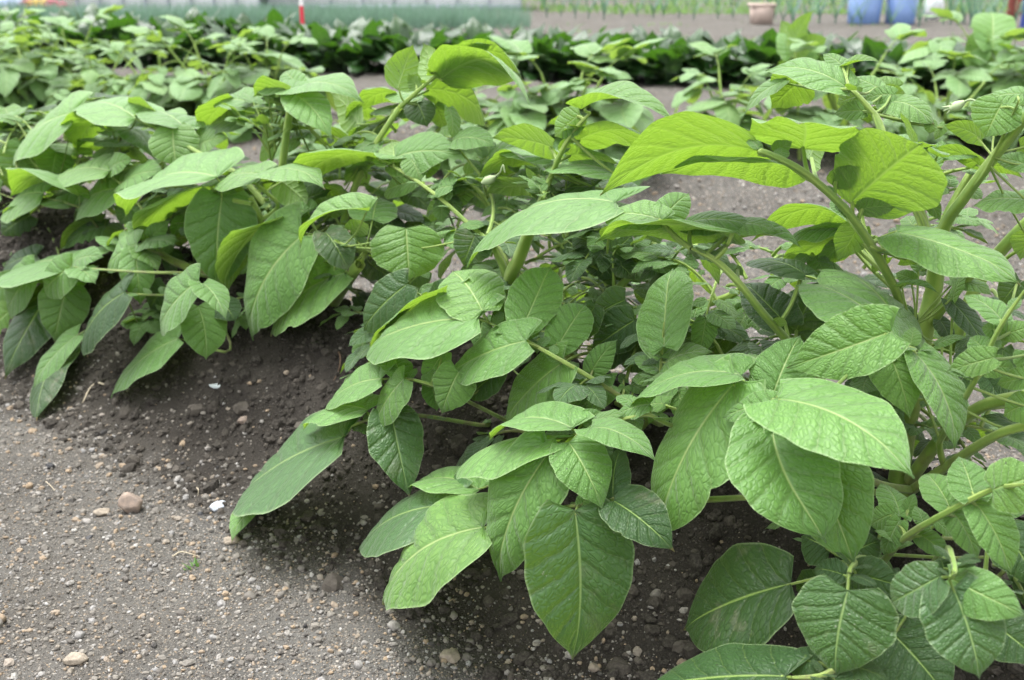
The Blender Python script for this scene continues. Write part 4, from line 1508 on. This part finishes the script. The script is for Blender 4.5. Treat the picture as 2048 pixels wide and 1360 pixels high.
for nm_, mt_, z0, z1 in (('red_section', M_RED, -.1, .22), ('white_section', M_WPOLE, .22, .62), ('red_section', M_RED, .62, 1.0)):
    m = MB(); tube(m, [np.array([0, 0, z0]), np.array([0, 0, (z0 + z1) / 2]), np.array([0, 0, z1])], .017, .017, 12); m.build(nm_, mt_, e)
for (x, y, mt_, rr, hh, lab, nm_) in ((1597, 26, M_GREYP, .012, .7, 'slim grey steel stake standing on the far soil', 'stake'), (2017, 52, M_RUST, .035, .8, 'red-brown wooden post next to the navy pipe', 'post'),
                                      (2036, 30, M_RUST, .03, .8, 'red-brown wooden post farther back at the field edge', 'post'), (2044, 56, M_NAVY, .022, .5, 'short navy blue pipe stuck in the soil by the wooden posts', 'pipe'),
                                      (1140, 12, M_GREYP, .012, .6, 'thin grey stake at the end of the onion bed', 'stake')):
    p = gpt(x, y); m = MB(); tube(m, [np.array([0, 0, -.05]), np.array([.004, 0, hh * .5]), np.array([0, .004, hh])], rr, rr * .94, 12)
    o = m.build({'stake': 'stake', 'post': 'wooden_post', 'pipe': 'pipe'}[nm_], mt_); o.location = p; tag(o, lab, nm_)
# white film tunnels behind the onion bed
for i_, (xa, xb, yy, lab) in enumerate(((225, 560, 12.6, 'low white film tunnel behind the onion bed, grey skirt showing'), (575, 1040, 13.4, 'long white film tunnel far behind the red and white pole'))):
    xw0 = (xa - 1024) / F * yy; xw1 = (xb - 1024) / F * yy
    e = empty('film_tunnel', ((xw0 + xw1) / 2, yy, 0), lab, 'tunnel', 'film tunnels'); L = xw1 - xw0
    m = MB(); V = []; ns = 14; nx = 24
    for a in range(nx + 1):
        for k in range(ns + 1):
            t = math.pi * k / ns; sag = 1 - .02 * abs(math.sin(a * math.pi / 3))
            V.append((-L / 2 + L * a / nx, -.5 * math.cos(t) * sag, .06 + .75 * math.sin(t) * sag))
    m.add(V, [(a * (ns + 1) + k, a * (ns + 1) + k + 1, (a + 1) * (ns + 1) + k + 1, (a + 1) * (ns + 1) + k) for a in range(nx) for k in range(ns)])
    m.build('film', M_FILM, e)
    m = MB(); box(m, (0, -.515, .03), (L, .02, .08)); box(m, (0, .515, .03), (L, .02, .08)); m.build('skirt', M_GREYP, e)
    for a in range(0, nx + 1, 3):
        m = MB(); tube(m, [np.array([-L / 2 + L * a / nx, -.515 * math.cos(math.pi * k / 12), .77 * math.sin(math.pi * k / 12) + .06]) for k in range(13)], .012, .012, 6); m.build('hoop', M_GREYP, e)
p = np.array([(30 - 1024) / F * 12.2, 12.2, 0]); e = empty('crate', p, 'pale blue plastic crate at the end of the onion bed', 'crate')
m = MB(); box(m, (0, 0, .16), (.5, .35, .02)); box(m, (0, -.17, .10), (.5, .012, .2)); box(m, (0, .17, .10), (.5, .012, .2)); box(m, (-.25, 0, .10), (.012, .32, .2)); box(m, (.25, 0, .10), (.012, .32, .2)); m.build('body', M_PIPE, e)
m = MB(); box(m, (0, 0, .012), (.46, .32, .03)); m.build('base', M_NAVY, e)
r = random.Random(12)
M_PINK = plain('pink_petal', (0.62, 0.12, 0.2), .6); M_YEL = plain('yellow_petal', (0.75, 0.55, 0.12), .6)
for i_, (x, mt_, lab) in enumerate(((82, M_PINK, 'clump of pink flowers beside the pale blue crate'), (112, M_YEL, 'clump of yellow flowers between two pink ones'), (150, M_PINK, 'clump of pink flowers next to the white film tunnel'))):
    p = np.array([(x - 1024) / F * 12.4, 12.4, 0]); e = empty('flower_clump', p, lab, 'flowers')
    m = MB()
    for k in range(90): blade(m, (r.uniform(-.08, .08), r.uniform(-.08, .08), 0), (r.uniform(-.6, .6), r.uniform(-.6, .6), 1), r.uniform(.05, .12), .014, .5, 2)
    m.build('foliage', M_WEED, e)
    m = MB(); vv, ff = ico(1)
    for k in range(40): m.add(vv * np.array([.016, .016, .011]) + np.array([r.uniform(-.1, .1), r.uniform(-.1, .1), r.uniform(.07, .14)]), ff)
    m.build('blossoms', mt_, e)

# ------------------------------------------------------------------ small things on the soil
def stone(px, py, sx, sy, sz, mat, label, seed, name='stone', cat='stone', rot=0.0):
    p = gpt(px, py); v, f = ico(3); r_ = np.random.RandomState(seed)
    k = r_.rand(3) * 20
    d = 1 + .30 * vnoise(v[:, 0] * 1.3 + k[0], v[:, 1] * 1.3 + v[:, 2] * .9 + k[1]) + .10 * vnoise(v[:, 0] * 4 + k[2], v[:, 2] * 4 + v[:, 1] * 2)
    for _ in range(11):     # flatten a few facets
        nn_ = nrm(r_.randn(3)); dist = .66 + .18 * r_.rand(); h = v @ nn_
        d = np.where(h * d > dist, dist / np.maximum(h, 1e-6), d)
    v = v * d[:, None] * np.array([sx, sy, sz]); c, s = math.cos(rot), math.sin(rot)
    v = np.stack([v[:, 0] * c - v[:, 1] * s, v[:, 0] * s + v[:, 1] * c, v[:, 2]], 1)
    m = MB(); m.add(v, f); o = m.build(name, mat); o.location = (p[0], p[1], p[2] + sz * .45); return tag(o, label, cat)


M_PSTONE = plain('pinkish_stone', (0.29, 0.225, 0.18), .9, .18, 130, .9, gloss=.15, col2=(0.19, 0.155, 0.13))
M_GSTONE = plain('blue_grey_stone', (0.40, 0.43, 0.47), .6, .10, 60, .3)
M_BSTONE = plain('buff_stone', (0.31, 0.265, 0.21), .9, .18, 130, .9, gloss=.15)
M_BLACK = plain('charcoal', (0.012, 0.012, 0.014), .6, .2, 60, .5)
M_SHELL = plain('white_shard', (0.62, 0.68, 0.70), .4, .15, 70, .3)
stone(266, 1022, .0145, .013, .018, M_PSTONE, 'largest stone, pinkish brown and angular, on the open furrow', 3)
stone(205, 1030, .011, .009, .007, M_BSTONE, 'small pale buff stone beside the big pinkish one', 5)
stone(438, 1015, .0085, .017, .006, M_GSTONE, 'smooth grey oval pebble by the tip of a low leaf', 9, rot=-.35)
stone(462, 1088, .011, .009, .008, M_BSTONE, 'buff stone under the drooping leaf tip at the ridge foot', 11)
for i_, (x, y, s_) in enumerate(((375, 1008, .0055), (402, 1030, .0042), (180, 1079, .005), (48, 1230, .005), (480, 1128, .005), (985 // 2 + 190, 1158, .005), (100, 935, .006), (470, 898, .004), (616, 1282, .005), (380, 940, .004))):
    stone(x, y, s_, s_ * .9, s_ * .8, M_BLACK, 'small black charcoal crumb lying on the grey gravel soil', 20 + i_, 'charcoal_crumb', 'charcoal')['group'] = 'black charcoal crumbs on the soil'
for i_, (x, y, s_, lab) in enumerate(((900, 1320, .013, 'rough buff stone at the bottom between leaf and furrow'), (150, 1325, .012, 'flat dull stone near the bottom corner of the furrow'), (490, 845, .010, 'dark stone in the soil above the low leaf'), (540, 783, .010, 'grey stone on the ridge slope below the hanging leaf'), (460, 820, .006, 'tan pebble beside the white shard'))):
    stone(x, y, s_, s_ * .8, s_ * .6, M_BSTONE if i_ != 2 else M_PSTONE, lab, 40 + i_)
p = gpt(445, 772); m = MB(); v, f = ico(2); v = v * np.array([.018, .006, .003]); v[:, 2] += .004 * np.sin(v[:, 0] * 160); m.add(v, f)
o = m.build('shard', M_SHELL); o.location = p + np.array([0, 0, .004]); o.rotation_euler = (.2, .1, .5); tag(o, 'thin white shard lying on the dark ridge slope', 'shard')
M_ROOT = plain('dry_root', (0.42, 0.36, 0.26), .8, .1, 60)
M_TWIG = plain('brown_twig', (0.12, 0.075, 0.045), .8, .1, 60)


def strand(name, px, r_, mat, label, cat, lift=.003):
    pts = [gpt(x, y) + np.array([0, 0, lift + l]) for x, y, l in px]
    m = MB(); tube(m, smooth_line(pts, 5), r_, r_ * .5, 6); o = m.build(name, mat); tag(o, label, cat)


strand('dry_root', ((212, 788, .012), (196, 782, .010), (182, 790, .008), (168, 808, .002), (160, 818, 0)), .0016, M_ROOT, 'pale dry root strand at the tip of a leaf on the soil', 'root')
strand('twig', ((676, 708, .004), (682, 735, .008), (675, 762, .006), (655, 785, 0)), .0014, M_TWIG, 'thin curved brown twig on the dark ridge soil', 'twig')
strand('straw', ((78, 976, 0), (90, 972, .004), (102, 978, .002), (110, 985, 0)), .0008, M_ROOT, 'short straw scrap lying at the edge of the furrow', 'straw')
strand('straw', ((345, 1118, 0), (362, 1113, .003), (380, 1116, .003), (400, 1118, 0)), .0009, M_ROOT, 'straw scrap lying next to the tiny seedling', 'straw')
strand('straw', ((392, 978, 0), (398, 990, .004), (396, 1003, .002)), .0008, M_ROOT, 'bent straw scrap near the black crumb and the oval pebble', 'straw')
p = gpt(384, 1140); m = MB(); r = random.Random(2)
for k in range(16): blade(m, (r.uniform(-.006, .006), r.uniform(-.004, .004), 0), (r.uniform(-1, 1), r.uniform(-1, 1), .9), r.uniform(.006, .016), .0022, .6, 3)
o = m.build('seedling', M_WEED); o.location = p; tag(o, 'tiny pale green seedling sprouting alone in the gravel soil', 'seedling')


# ------------------------------------------------------------------ light, world, camera
w = bpy.data.worlds.new('World'); SC.world = w; w.use_nodes = True
nt = w.node_tree; nt.nodes.clear()
sunv = nrm(np.array([-0.22, 0.12, 0.95]))
el = math.asin(sunv[2]); az = math.atan2(sunv[0], sunv[1])
sky = nt.nodes.new('ShaderNodeTexSky'); sky.sky_type = 'NISHITA'; sky.sun_disc = False
sky.sun_elevation = el; sky.sun_rotation = az; sky.dust_density = 4.0; sky.ozone_density = 0.6; sky.air_density = 1.0
hs = nt.nodes.new('ShaderNodeHueSaturation'); hs.inputs['Saturation'].default_value = 0.10
bg = nt.nodes.new('ShaderNodeBackground'); bg.inputs['Strength'].default_value = 0.15
ow = nt.nodes.new('ShaderNodeOutputWorld')
nt.links.new(sky.outputs[0], hs.inputs['Color']); nt.links.new(hs.outputs[0], bg.inputs['Color']); nt.links.new(bg.outputs[0], ow.inputs[0])
sl = bpy.data.lights.new('sun', 'SUN'); sl.energy = 1.0; sl.angle = R(50); sl.color = (1.0, 0.99, 0.97)
so = bpy.data.objects.new('sun', sl); COL.objects.link(so)
so.rotation_euler = Vector(-sunv).to_track_quat('-Z', 'Y').to_euler()

cd = bpy.data.cameras.new('camera'); cam = bpy.data.objects.new('camera', cd); COL.objects.link(cam)
cam.location = (0, 0, CAMZ); cam.rotation_euler = (math.pi / 2 - P, 0, 0)
cd.sensor_width = 23.6; cd.lens = 23.6 * F / 2048; cd.clip_start = 0.02; cd.clip_end = 1500
cd.dof.use_dof = True; cd.dof.focus_distance = 0.98; cd.dof.aperture_fstop = 6.0
SC.camera = cam
SC.view_settings.view_transform = 'Standard'; SC.view_settings.look = 'None'; SC.view_settings.gamma = 1
SC.view_settings.exposure = 1.96
SC.render.engine = 'CYCLES'
SC.cycles.max_bounces = 8; SC.cycles.diffuse_bounces = 4; SC.cycles.transmission_bounces = 6
